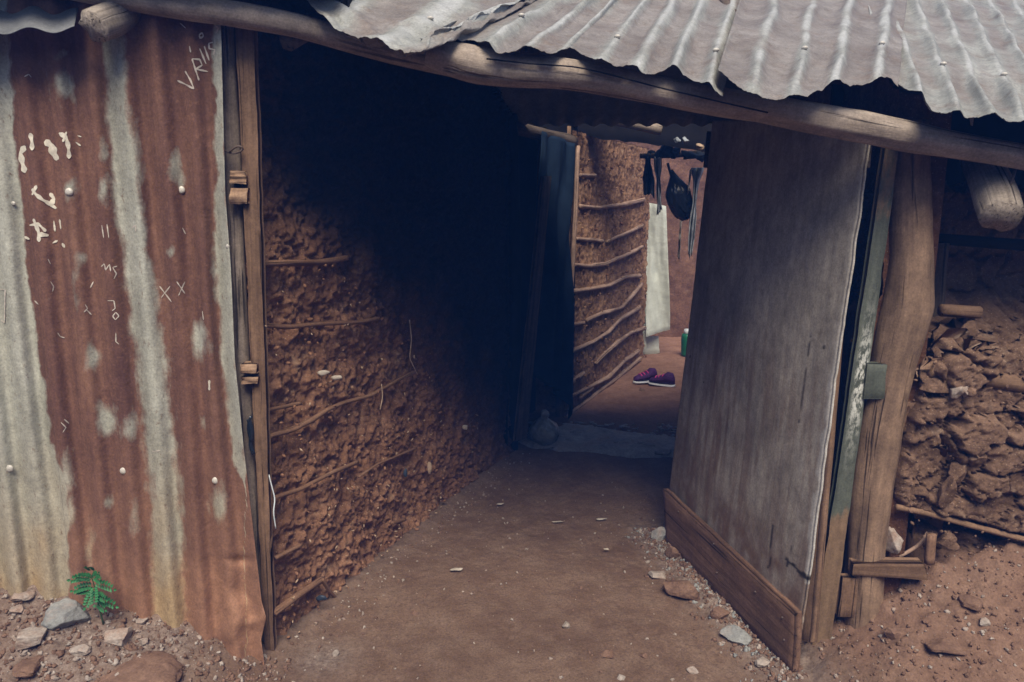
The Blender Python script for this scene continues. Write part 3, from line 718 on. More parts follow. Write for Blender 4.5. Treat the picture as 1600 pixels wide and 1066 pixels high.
# ------------------------------------------------------------------ roof
roof = empty('tin_roof', PY(900, 95, .0), 'ragged corrugated tin roof overhanging the passage and the open door', 'roof')
def roof_sheet(edge, top, zoff, pitch_px, amp, pal, label, seed, slope=.47, Y0=RY0, back=1.17, phase=0.0, tear=0.0, crumple=.0):
    """edge: outline of the lower edge as pixels; top: the two pixels where its sides leave the picture (y = 0)"""
    xs_e = [e[0] for e in edge]; ys_e = [e[1] for e in edge]
    x0, x1 = xs_e[0], xs_e[-1]
    n = RN; p0 = RP0 + n * zoff
    def on(px, py): return PP(px, py, p0, n)
    nu = int((x1 - x0) / 2.2); nv = 110
    us = np.linspace(0, 1, nu); out = []
    for i, u in enumerate(us):
        px = x0 + (x1 - x0) * u; py = np.interp(px, xs_e, ys_e) + 5.5 * float(fbm(np.array([[px / 13., seed, 0]]), 4, seed + 60, .7)[0])
        a = on(px, py); t = on(top[0] + (top[1] - top[0]) * u, 0.0)
        dr = t - on(px, np.interp(px, [670, 1600], [66, 192]) if px > 670 else 66 + (px - 670) * .1355); k = (back - a[1]) / max(dr[1], 1e-3)
        out.append((a, a + dr * k, px))
    vs = np.linspace(0, 1, nv) ** 1.7; out = out
    Aa = np.array([o[0] for o in out]); Bb = np.array([o[1] for o in out])
    V = Aa[:, None] + (Bb - Aa)[:, None] * vs[None, :, None]
    Lr = np.linalg.norm(Bb - Aa, axis=1)[:, None] * vs[None]
    U = np.repeat(us[:, None], nv, 1)
    q = np.stack([U.ravel() * (x1 - x0) / 60, Lr.ravel() * 3, U.ravel() * 0 + seed], 1)
    ph = U.ravel() * (x1 - x0) / pitch_px + phase + .10 * fbm(q, 2, seed)
    fr = np.abs((ph + .5) % 1.0 - .5); cw = 2 * np.exp(-(fr / .17) ** 2) - 1 + .25 * np.cos(2 * math.pi * ph)
    flat = .65 + .55 * vnoise(q * [.6, 1.2, 1], seed + 2)
    h = amp * cw * flat * (1 - .45 * np.exp(-Lr.ravel() / .05)) + .010 * fbm(q * [1, 2, 1], 4, seed + 4) + crumple * fbm(q * [1.2, 4, 1], 4, seed + 5, .6)
    near = np.exp(-Lr.ravel() / .12)
    h = h + near * .010 * (.9 * fbm(q * [1.8, 3, 1], 4, seed + 6)) + amp * .25 * near * vnoise(np.stack([U.ravel() * 9, Lr.ravel() * 55, U.ravel() * 0], 1), seed)
    Vf = V.reshape(-1, 3) + n * h[:, None]
    Vf[:, 2] -= near * tear
    paint = np.clip(pal + .35 * cw + .35 * fbm(q * .8, 3, seed + 8) + .2 * near, 0, 1.3)
    keep = None
    if tear:
        g = (fbm(q * [2.2, 5, 1], 3, seed + 12).reshape(nu, nv) > .15) & (Lr < .07); keep = ~(g[:-1, :-1])
    o = mesh('roof_sheet', Vf, gridF(nu, nv, keep), ROOF, roof, attrs={'paint': paint, 'crest_highlight': (cw + 1) / 2 * (.75 + .4 * fbm(q * [1, 3, 1], 3, seed + 20))}, base=Aa[nu // 2])
    for t_ in range(int((x1 - x0) / 130)):
        i_ = int((t_ + .5) * nu / max(1, int((x1 - x0) / 130))); i_ = i_ + int(np.argmax(cw.reshape(nu, nv)[i_:i_ + 25, 40])) if i_ + 25 < nu else i_
        p = Vf.reshape(nu, nv, 3)[i_, 40]; V_, F_ = ico(1); mesh('nail', V_ * [.010, .010, .006] + p + n * .004, F_, NAILM, roof, p)
    o['label'] = label; md = o.modifiers.new('thick', 'SOLIDIFY'); md.thickness = .0015; md.offset = 0
roof_sheet([(470, -12), (480, 0), (505, 25), (522, 46), (560, 62), (590, 62), (608, 78), (632, 88), (665, 82), (668, 62), (690, 52)], (470, 850), .012, 84, .007, .6, 'crumpled torn end sheet', 2, phase=.45, crumple=.022)
roof_sheet([(655, 62), (672, 56), (735, 52), (752, 62), (775, 76), (820, 78), (860, 88), (890, 76), (905, 82), (930, 98), (965, 104), (980, 100), (1010, 112), (1048, 106), (1090, 122), (1132, 140)], (800, 1165), .004, 57, .012, .62, 'grey brown sheet over the passage', 5, phase=.1)
roof_sheet([(1122, 108), (1150, 128), (1180, 146), (1215, 152), (1262, 150), (1275, 138), (1300, 128), (1345, 128), (1392, 122), (1405, 132)], (1160, 1420), .036, 66, .011, .38, 'rust pink sheet lapped over its neighbours', 8, back=1.95, phase=.2)
roof_sheet([(1385, 128), (1400, 130), (1430, 144), (1465, 168), (1500, 176), (1540, 182), (1580, 190), (1620, 190), (1680, 205), (1760, 220), (2100, 262)], (1345, 1880), .014, 54, .013, .9, 'grey green sheet at the right end', 11, back=1.95, phase=.0)
# tin scraps torn loose at the left end of the eave
for k, (q4, zz) in enumerate([([(590, 62), (630, 66), (634, 90), (612, 80)], -.2), ([(625, 64), (668, 60), (664, 86), (630, 94)], -.21), ([(518, 40), (560, 56), (570, 66), (540, 58)], -.19), ([(560, 58), (600, 62), (600, 76), (572, 70)], -.2)]):
    board('torn_scrap', [PY(x, y, zz + .02 * i) for i, (x, y) in enumerate(q4)], .0015, ROOF, roof, seed=40 + k, nu=6, nv=6, rag=.008, warp=.02, base=PY(*q4[0], zz))
# little drip of bent tin under the right sheet
board('bent_tab', quadY([(1515, 182), (1522, 182), (1520, 197), (1517, 196)], -.19), .0015, ROOF, roof, seed=44, nu=2, nv=3, base=PY(1517, 182, -.19))
# roof planes farther in: left wing, rear slope
def plane_sheet(name, c4, pitch, amp, mat, parent, seed=0, n1=160, n2=20):
    a, b, c, d = [np.asarray(x, float) for x in c4]
    u, v = [t.ravel() for t in np.meshgrid(np.linspace(0, 1, n1), np.linspace(0, 1, n2), indexing='ij')]
    P = a * ((1 - u) * (1 - v))[:, None] + b * (u * (1 - v))[:, None] + c * (u * v)[:, None] + d * ((1 - u) * v)[:, None]
    W = np.linalg.norm(b - a)
    P[:, 2] += amp * np.cos(2 * math.pi * u * W / pitch) + .01 * fbm(P * 2, 2, seed)
    o = mesh(name, P, gridF(n1, n2), mat, parent, a)
    md = o.modifiers.new('thick', 'SOLIDIFY'); md.thickness = .0015
    return o
def fz(x, y, d=.03): return (x, y, float(front_z(x, y)) - d)
ps = plane_sheet('roof_sheet', [(-2.6, -.22, 2.12), (-.44, -.22, 2.09), (-.44, 1.17, 2.68), (-2.6, 1.17, 2.70)], .1, .010, TIND, roof, 2); ps['label'] = 'dark sheet over the left hut'
def rear_roof():
    u, v = [t.ravel() for t in np.meshgrid(np.linspace(-2.6, 3.2, 300), np.linspace(0, 1, 14), indexing='ij')]
    yr = YRf(u) - .03; y = yr + (2.08 - yr) * v; z0 = np.where(u < -.45, 2.68, front_z(u, yr) - .005)
    P = np.stack([u, y, z0 + (1.90 - z0) * v + .010 * np.cos(u * 62)], 1)
    o = mesh('roof_sheet', P, gridF(300, 14), TIND, roof, P[0]); o['label'] = 'rear slope sheet over the passage'
    md = o.modifiers.new('thick', 'SOLIDIFY'); md.thickness = .0015
rear_roof()
tag(board('sky_leak_board', [(-.45, -.06, 2.13), (-.45, 1.17, 2.66), (-.45, 1.17, float(front_z(-.45, 1.17)) - .06), (-.45, -.06, float(front_z(-.45, -.06)) - .02)], .02, BLACKB, roof, seed=61, nu=20, nv=6, rag=.01, base=(-.45, 0, 2)))  # filler added to stop sky light leaking into the passage top
# blue grey low sheet over the tin wall, top left
lowr = plane_sheet('eave_sheet', [PY(-260, 60, -.16), PY(116, 44, -.16), PY(135, -40, .25), PY(-260, -40, .25)], .13, .008, TIND, None, 6, 90, 30)
tag(lowr, 'dark blue grey tin sheet lying over the top left corner of the rusty wall', 'tin sheet')
# rafters in the dark
for k, (x, z0, z1) in enumerate([(-.62, 1.93, 2.42), (.05, 1.9, 2.42), (.75, 1.82, 2.40)]):
    tag(stick('rafter', [(x, -.05, z0 + .0), (x + .1, 1.15, z1 - .02)], .03, WOODD, None, 8, k, .1, .1),
        ['left rafter in the dark under the roof above the mud wall', 'middle rafter in the dark under the roof of the passage', 'right rafter in the dark under the roof above the open door'][k], 'rafter', 'rafters in the dark')

# ------------------------------------------------------------------ the open door
D1 = PZ(1041, 848, .0); D2 = PZ(1238, 1050, .0); T2 = PY(1357, 200, -.04)
ND = unit(np.cross(T2 - D2, D1 - D2)); ND = ND if ND[0] < 0 else -ND     # faces the passage and the camera
def DP(px, py, off=0.0): return PP(px, py, D2, ND, off)
door = empty('plank_door', D2, 'tall open door of bare stained plywood swung back into the passage at the right', 'door')
c4 = [DP(1109, 188, -.022), DP(1358, 188, -.022), DP(1252, 985, -.022), DP(1042, 775, -.022)]
V, F, L = slab(c4, .012, nu=110, nv=260, rough=.0012, seed=3, rag=.006, warp=.015, ragsides=(0, 1, 0, .4))
W_, H_ = L[:, 1].max(), L[:, 0].max(); uu, vv = L[:, 1] / W_, L[:, 0] / H_
wv = .006 * fbm(np.stack([uu * 0, vv * 40, uu * 0], 1), 4, 4)
worn = np.clip(sm(.978 + wv * 3, .988 + wv * 3, uu) * (.35 + .65 * sm(.3, .6, vv)) * (vv < .9) + 0, 0, 1) * .9
brown = np.clip(sm(.35, .6, vv) * (.75 - .55 * np.abs(uu - .35)), 0, 1)
crk = np.zeros_like(uu)
jit = .012 * fbm(np.stack([uu * 30, vv * 40, uu * 0], 1), 3, 14)
crk = np.maximum(crk, sm(.006, .002, np.abs(uu - .80 - jit)) * (vv > .84) * (vv < .94)); crk = np.maximum(crk, sm(.006, .002, np.abs(vv - .885 - jit)) * (uu > .88)); crk = np.maximum(crk, sm(.005, .002, np.abs(uu - .895 - jit)) * (vv > .85) * (vv < .9))
crk = np.maximum(crk, sm(.0035, .0015, np.abs(uu - .86 - jit * .6)) * (vv > .42) * (vv < .6) * .8)
for a, b, r in [(.93, .43, .006), (.05, .6, .005), (.2, .64, .004), (.62, .45, .004), (.28, .5, .003)]:
    crk = np.maximum(crk, (np.hypot((uu - a) * W_, (vv - b) * H_) < r).astype(float))
gn = fbm(np.stack([uu * 3.2, vv * 4.5, uu * 0 + 4], 1), 5, 41, .6)
grime = np.clip(.12 + 1.3 * gn, 0, 1) * .85
splash = np.clip(sm(.72, 1.0, vv) * (.5 + 1.2 * fbm(np.stack([uu * 14, vv * 22, uu * 0], 1), 4, 45, .65)), 0, .85)
splash = np.maximum(splash, .8 * np.exp(-((uu - .30 - .02 * np.sin(vv * 20)) / .035) ** 2) * sm(.42, .55, vv) * sm(.85, .65, vv) * np.clip(.5 + 1.5 * fbm(np.stack([uu * 30, vv * 6, uu * 0], 1), 3, 47), 0, 1))
dp = mesh('door_panel', V, F, DOOR, door, loc3=L, attrs={'worn': worn, 'brown': brown, 'crack': crk, 'grime': grime, 'splash': splash}, smooth=False)
board('kick_board', [DP(1035, 763, .012), DP(1242, 958, .012), DP(1237, 1051, .012), DP(1040, 848, .012)], .028, WOODP, door, seed=6, nu=40, nv=8, rough=.0015, rag=.004, base=D2)
for x_, y_ in [(1060, 800), (1115, 850), (1120, 895), (1180, 925), (1225, 1000), (1222, 965)]:
    V, F = ico(1); p = DP(x_, y_, .015); mesh('nail', V * .004 + p, F, WIRE, door, p)
board('top_rail', [DP(1104, 205, -.036), DP(1352, 215, -.036), DP(1348, 262, -.036), DP(1098, 262, -.036)], .025, WOODD, door, seed=7, nu=10, nv=3, base=T2)
# stile along the hinge side, seen edge-on behind the panel
board('stile', [DP(1290, 200, -.037), DP(1332, 200, -.037), DP(1264, 1005, -.037), DP(1222, 990, -.037)], .03, WOODB, door, seed=8, nu=3, nv=40, rough=.002, rag=.003, base=D2)

# ------------------------------------------------------------------ right jamb: green batten, round post, odd boards
q = quadY([(1388, 230), (1422, 230), (1296, 1040), (1266, 1046)], -.005)
q = [PY(1384, 230, -.005), PY(1420, 230, -.005), PY(1372, 540, -.005), PY(1338, 540, -.005)]
TLg, TRg, BRg, BLg = PY(1384, 230, -.005), PY(1406, 230, -.005), PY(1296, 1030, -.005), PY(1264, 1048, -.005)
V, F, L = slab([TLg, TRg, BRg, BLg], .03, nu=8, nv=120, rough=.002, seed=9, rag=.003)
Hh = L[:, 0] / L[:, 0].max(); Ll = L[:, 1] / L[:, 1].max()
tag(mesh('green_batten', V, F, GREENW, None, (BRg + BLg) / 2, L, {'green': sm(.76, .60, Hh) * (sm(.10, .2, Hh) * .5 + .5), 'worn': np.exp(-((Hh - .42) / .10) ** 2) * sm(.9, .4, np.abs(Ll - .55) * 2)}, smooth=False),
    'narrow upright batten with worn green paint beside the open door', 'batten')
pp = [(1425, 190), (1422, 300), (1424, 400), (1417, 480), (1396, 560), (1377, 655), (1364, 760), (1354, 850), (1344, 985)]
rr = [26, 28, 32, 35, 33, 30, 29, 29, 29]
P = [PY(x, y, .035) for x, y in pp]; rad = [r / FPX * np.dot(p - CAM, FW) for p, r in zip(P, rr)]
V, F, L = tube(P, rad, 28, .09, 21, .015)
tag(mesh('round_post', V, F, POSTW, None, P[-1], L + .7), 'stout crooked round post holding up the eave right of the green batten', 'post')
tag(board('green_block', quadY([(1356, 568), (1402, 570), (1396, 624), (1350, 624)], -.016), .03, GREENW, None, seed=10, nu=4, nv=4, base=PY(1375, 624, -.016)), 'small green painted block nailed across batten and round post', 'block')
me = bpy.data.objects['green_block'].data; a = me.attributes.new('green', 'FLOAT', 'POINT'); a.data.foreach_set('value', np.full(len(me.vertices), .75, np.float32))
tag(board('wood_offcut', quadY([(1398, 573), (1425, 577), (1419, 626), (1392, 624)], -.020), .02, POSTW, None, seed=11, nu=4, nv=4, base=PY(1405, 624, -.016)), 'brown wood offcut nailed to the round post beside the green block', 'offcut')
tag(board('stub_board', quadY([(1318, 903), (1364, 905), (1358, 965), (1310, 965)], -.01), .03, WOODB, None, seed=12, nu=6, nv=6, rag=.004), 'short brown board stub buried in soil at the foot of the round post', 'board')
tag(board('ledge_board', [PY(1335, 881, -.03), PY(1443, 881, -.05), PY(1452, 908, -.05), PY(1332, 900, -.03)], .045, WOODB, None, seed=13, nu=20, nv=5, rag=.004), 'short horizontal ledge board across the bottom of the round post', 'board')

# ------------------------------------------------------------------ right mud wall
wallR = empty('mud_wall', PY(1520, 850, .05), 'crumbling lumpy mud wall in a stick frame at the far right', 'mud wall')
def right_wall():
    x0, x1, z0, z1 = 1.20, 2.7, .10, 2.2; st = .0058
    X, Z = [a.ravel() for a in np.meshgrid(np.arange(x0, x1, st), np.arange(z0, z1, st), indexing='ij')]
    # pixel position of the point on the y=0 plane, used only to lay out where mud stands proud
    rel = np.stack([X, X * 0, Z], 1) - CAM; zc = rel @ FW; px = 800 + FPX * (rel @ RT) / zc; py = 533 - FPX * (rel @ UP) / zc
    w1 = 10 * fbm(np.stack([X * 14, Z * 14, X * 0], 1), 3, 3)
    left = np.interp(py, [380, 560, 620, 700, 780, 800], [1500, 1455, 1432, 1412, 1402, 1408]) + w1
    low = np.interp(px, [1400, 1470, 1540, 1600, 1700], [795, 806, 822, 838, 850]) + w1 * .5
    upper = sm(-6, 6, px - left) * sm(6, -6, py - low)
    upper = upper * (1 - .95 * sm(520, 440, py + w1 * 2) * .9)
    band = np.exp(-((py - 530 - w1) / 14) ** 2) * sm(1460, 1500, px)
    lower = sm(-4, 10, py - low - 24) * sm(1440, 1480, px + w1)
    Q = np.stack([X, Z, X * 0], 1); n2 = fbm(Q * 9, 4, 5)
    n3 = fbm(Q * 30, 3, 15); W_ = np.stack([n2, n3, n2 * 0], 1)
    f1, f2, cid = worley(Q * [8, 11, 1] + .42 * W_, 77); g1, g2, gid = worley(Q * [24, 30, 1] + .35 * W_, 78)
    D = .03 * fbm(Q * 4, 3, 1) + .050 * (cid - .4) * sm(.0, .12, f2 - f1) - .030 * sm(.05, .0, f2 - f1) + .010 * (gid - .5) * sm(0, .15, g2 - g1) - .010 * sm(.05, 0, g2 - g1) * (gid > .3) + .014 * n2 + .003 * n3 + .003 * fbm(Q * 80, 3, 6)
    Y = .16 + .16 * sm(560, 490, py + w1) - .17 * upper - .09 * lower + .10 * band * 0 - D * (.35 + .9 * np.clip(upper + lower, 0, 1))
    V = np.stack([X, Y, Z], 1); nu = len(np.arange(x0, x1, st)); nv = len(np.arange(z0, z1, st))
    ok = ((Z < roof_z(X, Y) - .05) & (py > 300)).reshape(nu, nv)
    o = mesh('mud_face', V, gridF(nu, nv, ok[:-1, :-1] & ok[1:, 1:]), MUD2, wallR)
    md = o.modifiers.new('thick', 'SOLIDIFY'); md.thickness = .08; md.offset = -1
right_wall()
board('back_board', [(1.3, .9, 1.95), (3.0, .9, 1.75), (3.0, .9, 0), (1.3, .9, 0)], .02, BLACKB, wallR, seed=88, nu=6, nv=6, base=(2, .9, 0))
def RS(pl, w_, Y, mat=STICK, seed=0, name='stick', sg=8):
    P = [PY(x, y, Y) for x, y in pl]; r = [w_ / 2 / FPX * np.dot(p - CAM, FW) for p in P]
    return stick(name, P, r, mat, wallR, sg, seed, .14, .02, base=P[0])
RS([(1450, 580), (1500, 585), (1572, 596), (1640, 606)], 30, .0, WOODB, 1)
RS([(1470, 484), (1530, 488)], 20, .03, WOODB, 2)
RS([(1400, 792), (1450, 802), (1520, 822), (1600, 843), (1700, 862)], 10, -.012, WOODB, 3)
RS([(1452, 520), (1462, 480), (1466, 420), (1470, 380)], 26, .16, WOODD, 4)
RS([(1450, 372), (1530, 378), (1640, 386), (1760, 394)], 18, .16, BLACKB, 5)
RS([(1452, 880), (1456, 835)], 16, -.02, STICK, 6)
RS([(1405, 870), (1440, 850), (1450, 832)], 6, .02, STICKF, 7)
RS([(1428, 905), (1432, 830)], 30, .10, WOODB, 8)
for k, (x, y, a, b, Y, mt) in enumerate([(1470, 606, 28, 15, -.02, MUD2), (1515, 515, 18, 17, .02, MUD2), (1492, 613, 12, 14, -.04, STONE), (1508, 610, 10, 16, -.04, STONE), (1393, 845, 12, 24, .0, STONE), (1478, 770, 14, 26, -.035, MUD2), (1500, 735, 16, 20, -.02, MUD2), (1520, 712, 16, 14, -.02, MUD2), (1590, 560, 26, 16, .0, MUD2),
        (1480, 845, 16, 14, .0, MUD2)]):
    p = PY(x, y, Y); s = 1 / FPX * np.dot(p - CAM, FW)
    V, F = rockV((a * s * 1.15, .035, b * s * 1.15), 300 + k, 3, rough=.3); mesh('stone' if mt is STONE else 'mud_lump', V + p, F, mt, wallR, p)
shards('mud_chips', [(PY(r_.uniform(1420, 1700), r_.uniform(560, 850), -.02 + r_.normal() * .01), np.array([0, -1, 0])) for _ in range(160)], MUD2, wallR, sizes=(.004, .010), thin=.6, seed=6)

# inner right wall of the passage behind the door
E0, E1 = np.array([1.14, .05, 0.]), np.array([1.75, 2.6, 0.])
wallI = empty('mud_wall', E0, 'inner mud wall hidden in the dark behind the open door', 'mud wall')
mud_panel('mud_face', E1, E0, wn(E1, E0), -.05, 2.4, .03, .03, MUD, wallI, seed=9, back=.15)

# ------------------------------------------------------------------ doorway with navy curtain, farther along the left side
frameC = empty('door_frame', B, 'dark rough timber door frame at the end of the left mud wall around the navy curtain', 'door frame')
Bx, Cx = B + NC * .03, C0 + NC * .03
stick('post', [B + NC * .0 + [0, 0, 0], B + NC * .01 + [.01, .01, 1.0], B + NC * .0 + [.0, 0, 1.95]], .035, BLACKB, frameC, 12, 4, .12, .05, base=B)
stick('post', [C0 + [-.05, -.04, 0], C0 + [-.05, -.04, 1.95]], .04, WOODB, frameC, 12, 6, .12, .05, base=C0)
stick('lintel', [B + [0, 0, 1.88], C0 + [0, 0, 1.86]], .04, WOODD, frameC, 10, 7, .1, .05, base=B + [0, 0, 1.88])
board('lean_board', [PP(850, 275, B, NC, .10), PP(862, 275, B, NC, .10), PP(824, 685, B, NC, .12), PP(806, 690, B, NC, .10)], .02, WOODD, frameC, seed=31, nu=4, nv=20, base=B)
def curtain():
    tl, tr = PP(846, 205, B, NC, .05), PP(895, 225, B, NC, .05); bl, br = PP(828, 560, B, NC, .07), PP(890, 650, B, NC, .05)
    nu, nv = 90, 70
    u, v = [t.ravel() for t in np.meshgrid(np.linspace(0, 1, nu), np.linspace(0, 1, nv), indexing='ij')]
    P = tl * ((1 - u) * (1 - v))[:, None] + tr * (u * (1 - v))[:, None] + br * (u * v)[:, None] + bl * ((1 - u) * v)[:, None]
    f = .038 * np.sin(u * 17 + 3 * v + 3 * vnoise(np.stack([u * 2.5, v * 1.6, u * 0], 1), 3)) * (.35 + .8 * v) + .022 * fbm(np.stack([u * 5, v * 4, u * 0], 1), 3, 5)
    P = P + NC * f[:, None]; P[:, 2] -= v * .05 * np.sin(u * 7)
    o = mesh('door_curtain', P, gridF(nu, nv), CURT, None, tr); md = o.modifiers.new('thick', 'SOLIDIFY'); md.thickness = .003
    tag(o, 'long dark navy curtain hanging in the doorway past the left mud wall', 'curtain')
curtain()
# the hut behind the curtain: closed dark room
hut = empty('hut_room', B + [-1, .3, 0], 'dark hut room with near black boards behind the navy curtain', 'hut')
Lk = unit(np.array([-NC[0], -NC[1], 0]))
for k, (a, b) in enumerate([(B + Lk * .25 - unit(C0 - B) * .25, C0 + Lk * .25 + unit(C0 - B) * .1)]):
    board('back_board', [a + [0, 0, 2.0], b + [0, 0, 2.0], b, a], .02, BLACKB, hut, seed=50 + k, nu=6, nv=6, base=a)
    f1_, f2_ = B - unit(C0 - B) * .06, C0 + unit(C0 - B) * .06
    board('side_board', [f1_ + [0, 0, 2.0], a + [0, 0, 2.0], a, f1_], .02, BLACKB, hut, seed=56, nu=4, nv=6, base=a)
    board('side_board', [b + [0, 0, 2.0], f2_ + [0, 0, 2.0], f2_, b], .02, BLACKB, hut, seed=57, nu=4, nv=6, base=a)
    board('top_board', [f1_ + [0, 0, 1.97], f2_ + [0, 0, 1.97], b + [0, 0, 1.97], a + [0, 0, 1.97]], .02, BLACKB, hut, seed=58, nu=4, nv=6, base=a)
    board('front_board', [f1_ + [0, 0, 2.05], f2_ + [0, 0, 2.05], f2_ + [0, 0, 1.85], f1_ + [0, 0, 1.85]], .02, BLACKB, hut, seed=59, nu=4, nv=6, base=a)
# knotted bag and sacks at the foot of the curtain
sk = PZ(850, 690, .02)
V, F = ico(4); V = V.copy(); f = fbm(V * 2.3, 4, 5); wr = .08 * np.abs(vnoise(V * [4, 4, 9], 4))
neck = sm(.55, 1, V[:, 2]); V[:, :2] *= (1 - .75 * neck)[:, None]; V = V * (1 + .14 * f - wr)[:, None]; V[:, 2] = np.maximum(V[:, 2], -.75); V[:, 2] += neck * .35
sack = empty('sack', sk, 'dusty grey plastic sack tied at the top below the navy curtain', 'sack')
mesh('sack_body', V * [.10, .10, .085] + sk + [0, 0, .06], F, CLEAR, sack, sk)
V, F = rockV((.035, .03, .04), 66, 2); mesh('sack_knot', V + sk + [0.0, 0, .165], F, CLEAR, sack, sk)

# ------------------------------------------------------------------ far mud wall with pale sticks
wallF = empty('mud_wall', C0, 'sunlit far mud wall ribbed with pale sticks beyond the passage', 'mud wall')
C1x = C1 + unit(C1 - C0) * .02
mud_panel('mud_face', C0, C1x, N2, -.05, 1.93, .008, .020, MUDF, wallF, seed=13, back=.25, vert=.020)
far_sticks = [[(906, 274), (930, 275)], [(906, 322), (935, 325), (970, 321), (1006, 312)], [(900, 373), (925, 375), (942, 377)], [(948, 378), (975, 366), (1004, 352)],
              [(898, 414), (920, 416), (945, 413), (975, 400), (1003, 386)], [(893, 456), (925, 451), (950, 447), (975, 434), (1000, 431)], [(892, 508), (912, 505)], [(916, 501), (940, 490), (970, 482), (985, 465), (1002, 444)],
              [(894, 549), (925, 535), (950, 519), (968, 500), (1000, 480)], [(930, 568), (945, 552), (965, 535), (985, 520), (1008, 513)], [(890, 600), (912, 583)], [(890, 620), (920, 605), (950, 590), (975, 565), (998, 548)], [(884, 652), (905, 636), (935, 612), (965, 590), (1000, 560)],[(905,622),(925,606)]]
for k, pl in enumerate(far_sticks):
    P = [W2(x, y, .012) for x, y in pl]
    stick('stick', P, [6.6 / 2 / FPX * np.dot(p - CAM, FW) for p in P], STICKF, wallF, 7, 40 + k, .28, .02, base=P[0])
P = [W2(x, y, .03) for x, y in [(903, 228), (899, 330), (893, 440), (889, 540), (886, 640)]]
stick('corner_pole', P, .016, STICKF, wallF, 8, 60, .1, .05, base=P[-1])
P = [PP(x, y, B, NC, .06) for x, y in [(893, 232), (889, 400), (884, 640)]]
shards('mud_chips', wall_places(260, C0, C1, N2, .02, 1.9, .008), MUDF, wallF, sizes=(.006, .016), thin=.5, seed=31)
shards('dark_mud', wall_places(60, C0, C1, N2, .02, 1.9, .010), MUD, wallF, sizes=(.008, .025), thin=.5, seed=33)
# dark sheet put where the far eave only has shade
tag(board('eave_shade_sheet', [PY(868, 105, 2.98), PY(1135, 105, 2.98), PY(1135, 240, 2.98), PY(880, 208, 2.98)], .03, BLACKB, None, seed=60, nu=30, nv=8, rag=.02, base=PY(1000, 225, 2.98)), 'dark sheet standing in for the shade under the far eave behind the purlin poles', 'board')
# purlin ends caught by the daylight of the yard
def pole_at(pl, Y, w_, mat, label, name='purlin', seed=0):
    P = [PY(x, y, Y) for x, y in pl]; return tag(stick(name, P, [w_ / 2 / FPX * np.dot(p - CAM, FW) for p in P], mat, None, 10, seed, .1, .03), label, 'pole')
pole_at([(880, 168), (930, 182), (985, 192), (1033, 203)], 2.75, 17, WOODG, 'grey purlin pole ending in the gap above the far wall', seed=3)
pole_at([(985, 160), (1033, 173)], 2.72, 10, WOODG, 'thin grey purlin tip just above the longer purlin', seed=4)

# ------------------------------------------------------------------ threshold and yard
thr = empty('threshold', PZ(920, 700), 'broken grey concrete threshold across the end of the passage', 'threshold')
def thr_slab():
    c = [PZ(795, 700), PZ(1090, 718), PZ(1090, 690), PZ(905, 664)]
    nu, nv = 120, 50
    u, v = [t.ravel() for t in np.meshgrid(np.linspace(0, 1, nu), np.linspace(0, 1, nv), indexing='ij')]
    P = c[0] * ((1 - u) * (1 - v))[:, None] + c[1] * (u * (1 - v))[:, None] + c[2] * (u * v)[:, None] + c[3] * ((1 - u) * v)[:, None]
    e = np.minimum(np.minimum(v, 1 - v) * 6, 1)
    P[:, 1] += .05 * fbm(np.stack([u * 6, v * 0, v * 0], 1), 3, 3) * (1 - v)
    P[:, 2] += -.02 + e ** .5 * .05 + .014 * fbm(P * 9, 4, 5) * e
    return mesh('slab', P, gridF(nu, nv), CONC, thr)
thr_slab()
for k, (x, y, a) in enumerate([(905, 676, .07), (940, 676, .08), (975, 690, .07), (1010, 696, .06), (885, 690, .05), (1035, 706, .05)]):
    p = PZ(x, y, .025); V, F = rockV((a * 1.2, a * .7, .02), 500 + k, 2); mesh('concrete_chunk', V + p, F, CONC, thr, p, smooth=False)

rr_ = np.random.default_rng(8); VV, FF = [], []; V0, F0 = ico(1)
for k in range(170):
    p = PZ(rr_.uniform(820, 1085), rr_.uniform(660, 700), .02); a = rr_.uniform(.005, .02); Q_, _ = np.linalg.qr(rr_.normal(size=(3, 3)))
    VV.append((V0 * (1 + .3 * rr_.normal(size=(len(V0), 1))) * [a, a * .8, a * .4]) @ Q_ * [1.5, 1, .5] + p); FF.append(F0 + k * len(V0))
tag(mesh('rubble', np.vstack(VV), np.vstack(FF), CONC, thr, smooth=False), kind='stuff')
YB = 6.4
backw = empty('mud_wall', PZ(1080, 545), 'shaded reddish back wall of the yard behind the white panel', 'mud wall')
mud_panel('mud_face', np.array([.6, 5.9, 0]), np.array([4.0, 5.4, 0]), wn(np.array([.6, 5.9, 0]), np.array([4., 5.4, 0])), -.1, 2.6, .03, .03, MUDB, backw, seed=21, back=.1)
PWY = 4.72
panel = empty('white_panel', PY(1025, 525, PWY), 'tall narrow white panel with a slanted foot hanging beyond the stick wall', 'panel')
board('front_strip', [PY(1010, 316, PWY), PY(1040, 322, PWY), PY(1048, 516, PWY), PY(1009, 526, PWY)], .02, WHITE, panel, seed=70, nu=24, nv=30, rough=.012, warp=.06, base=PY(1025, 525, PWY))
board('side_strip', [PY(1004, 330, PWY + .03), PY(1013, 318, PWY + .03), PY(1010, 545, PWY + .03), PY(999, 556, PWY + .03)], .02, WHITE, panel, seed=71, nu=4, nv=20, base=PY(1025, 525, PWY))
board('lower_piece', [PY(1000, 526, PWY + .1), PY(1030, 526, PWY + .1), PY(1031, 552, PWY + .1), PY(1000, 557, PWY + .1)], .02, WHITE, panel, seed=72, nu=4, nv=4, rag=.01, base=PY(1025, 525, PWY))
tag(rock('kerb_stone', PY(1028, 572, 4.75), (.16, .12, .06), STONE, 7, sub=3), 'flat pale stone on the yard soil below the white panel', 'stone')
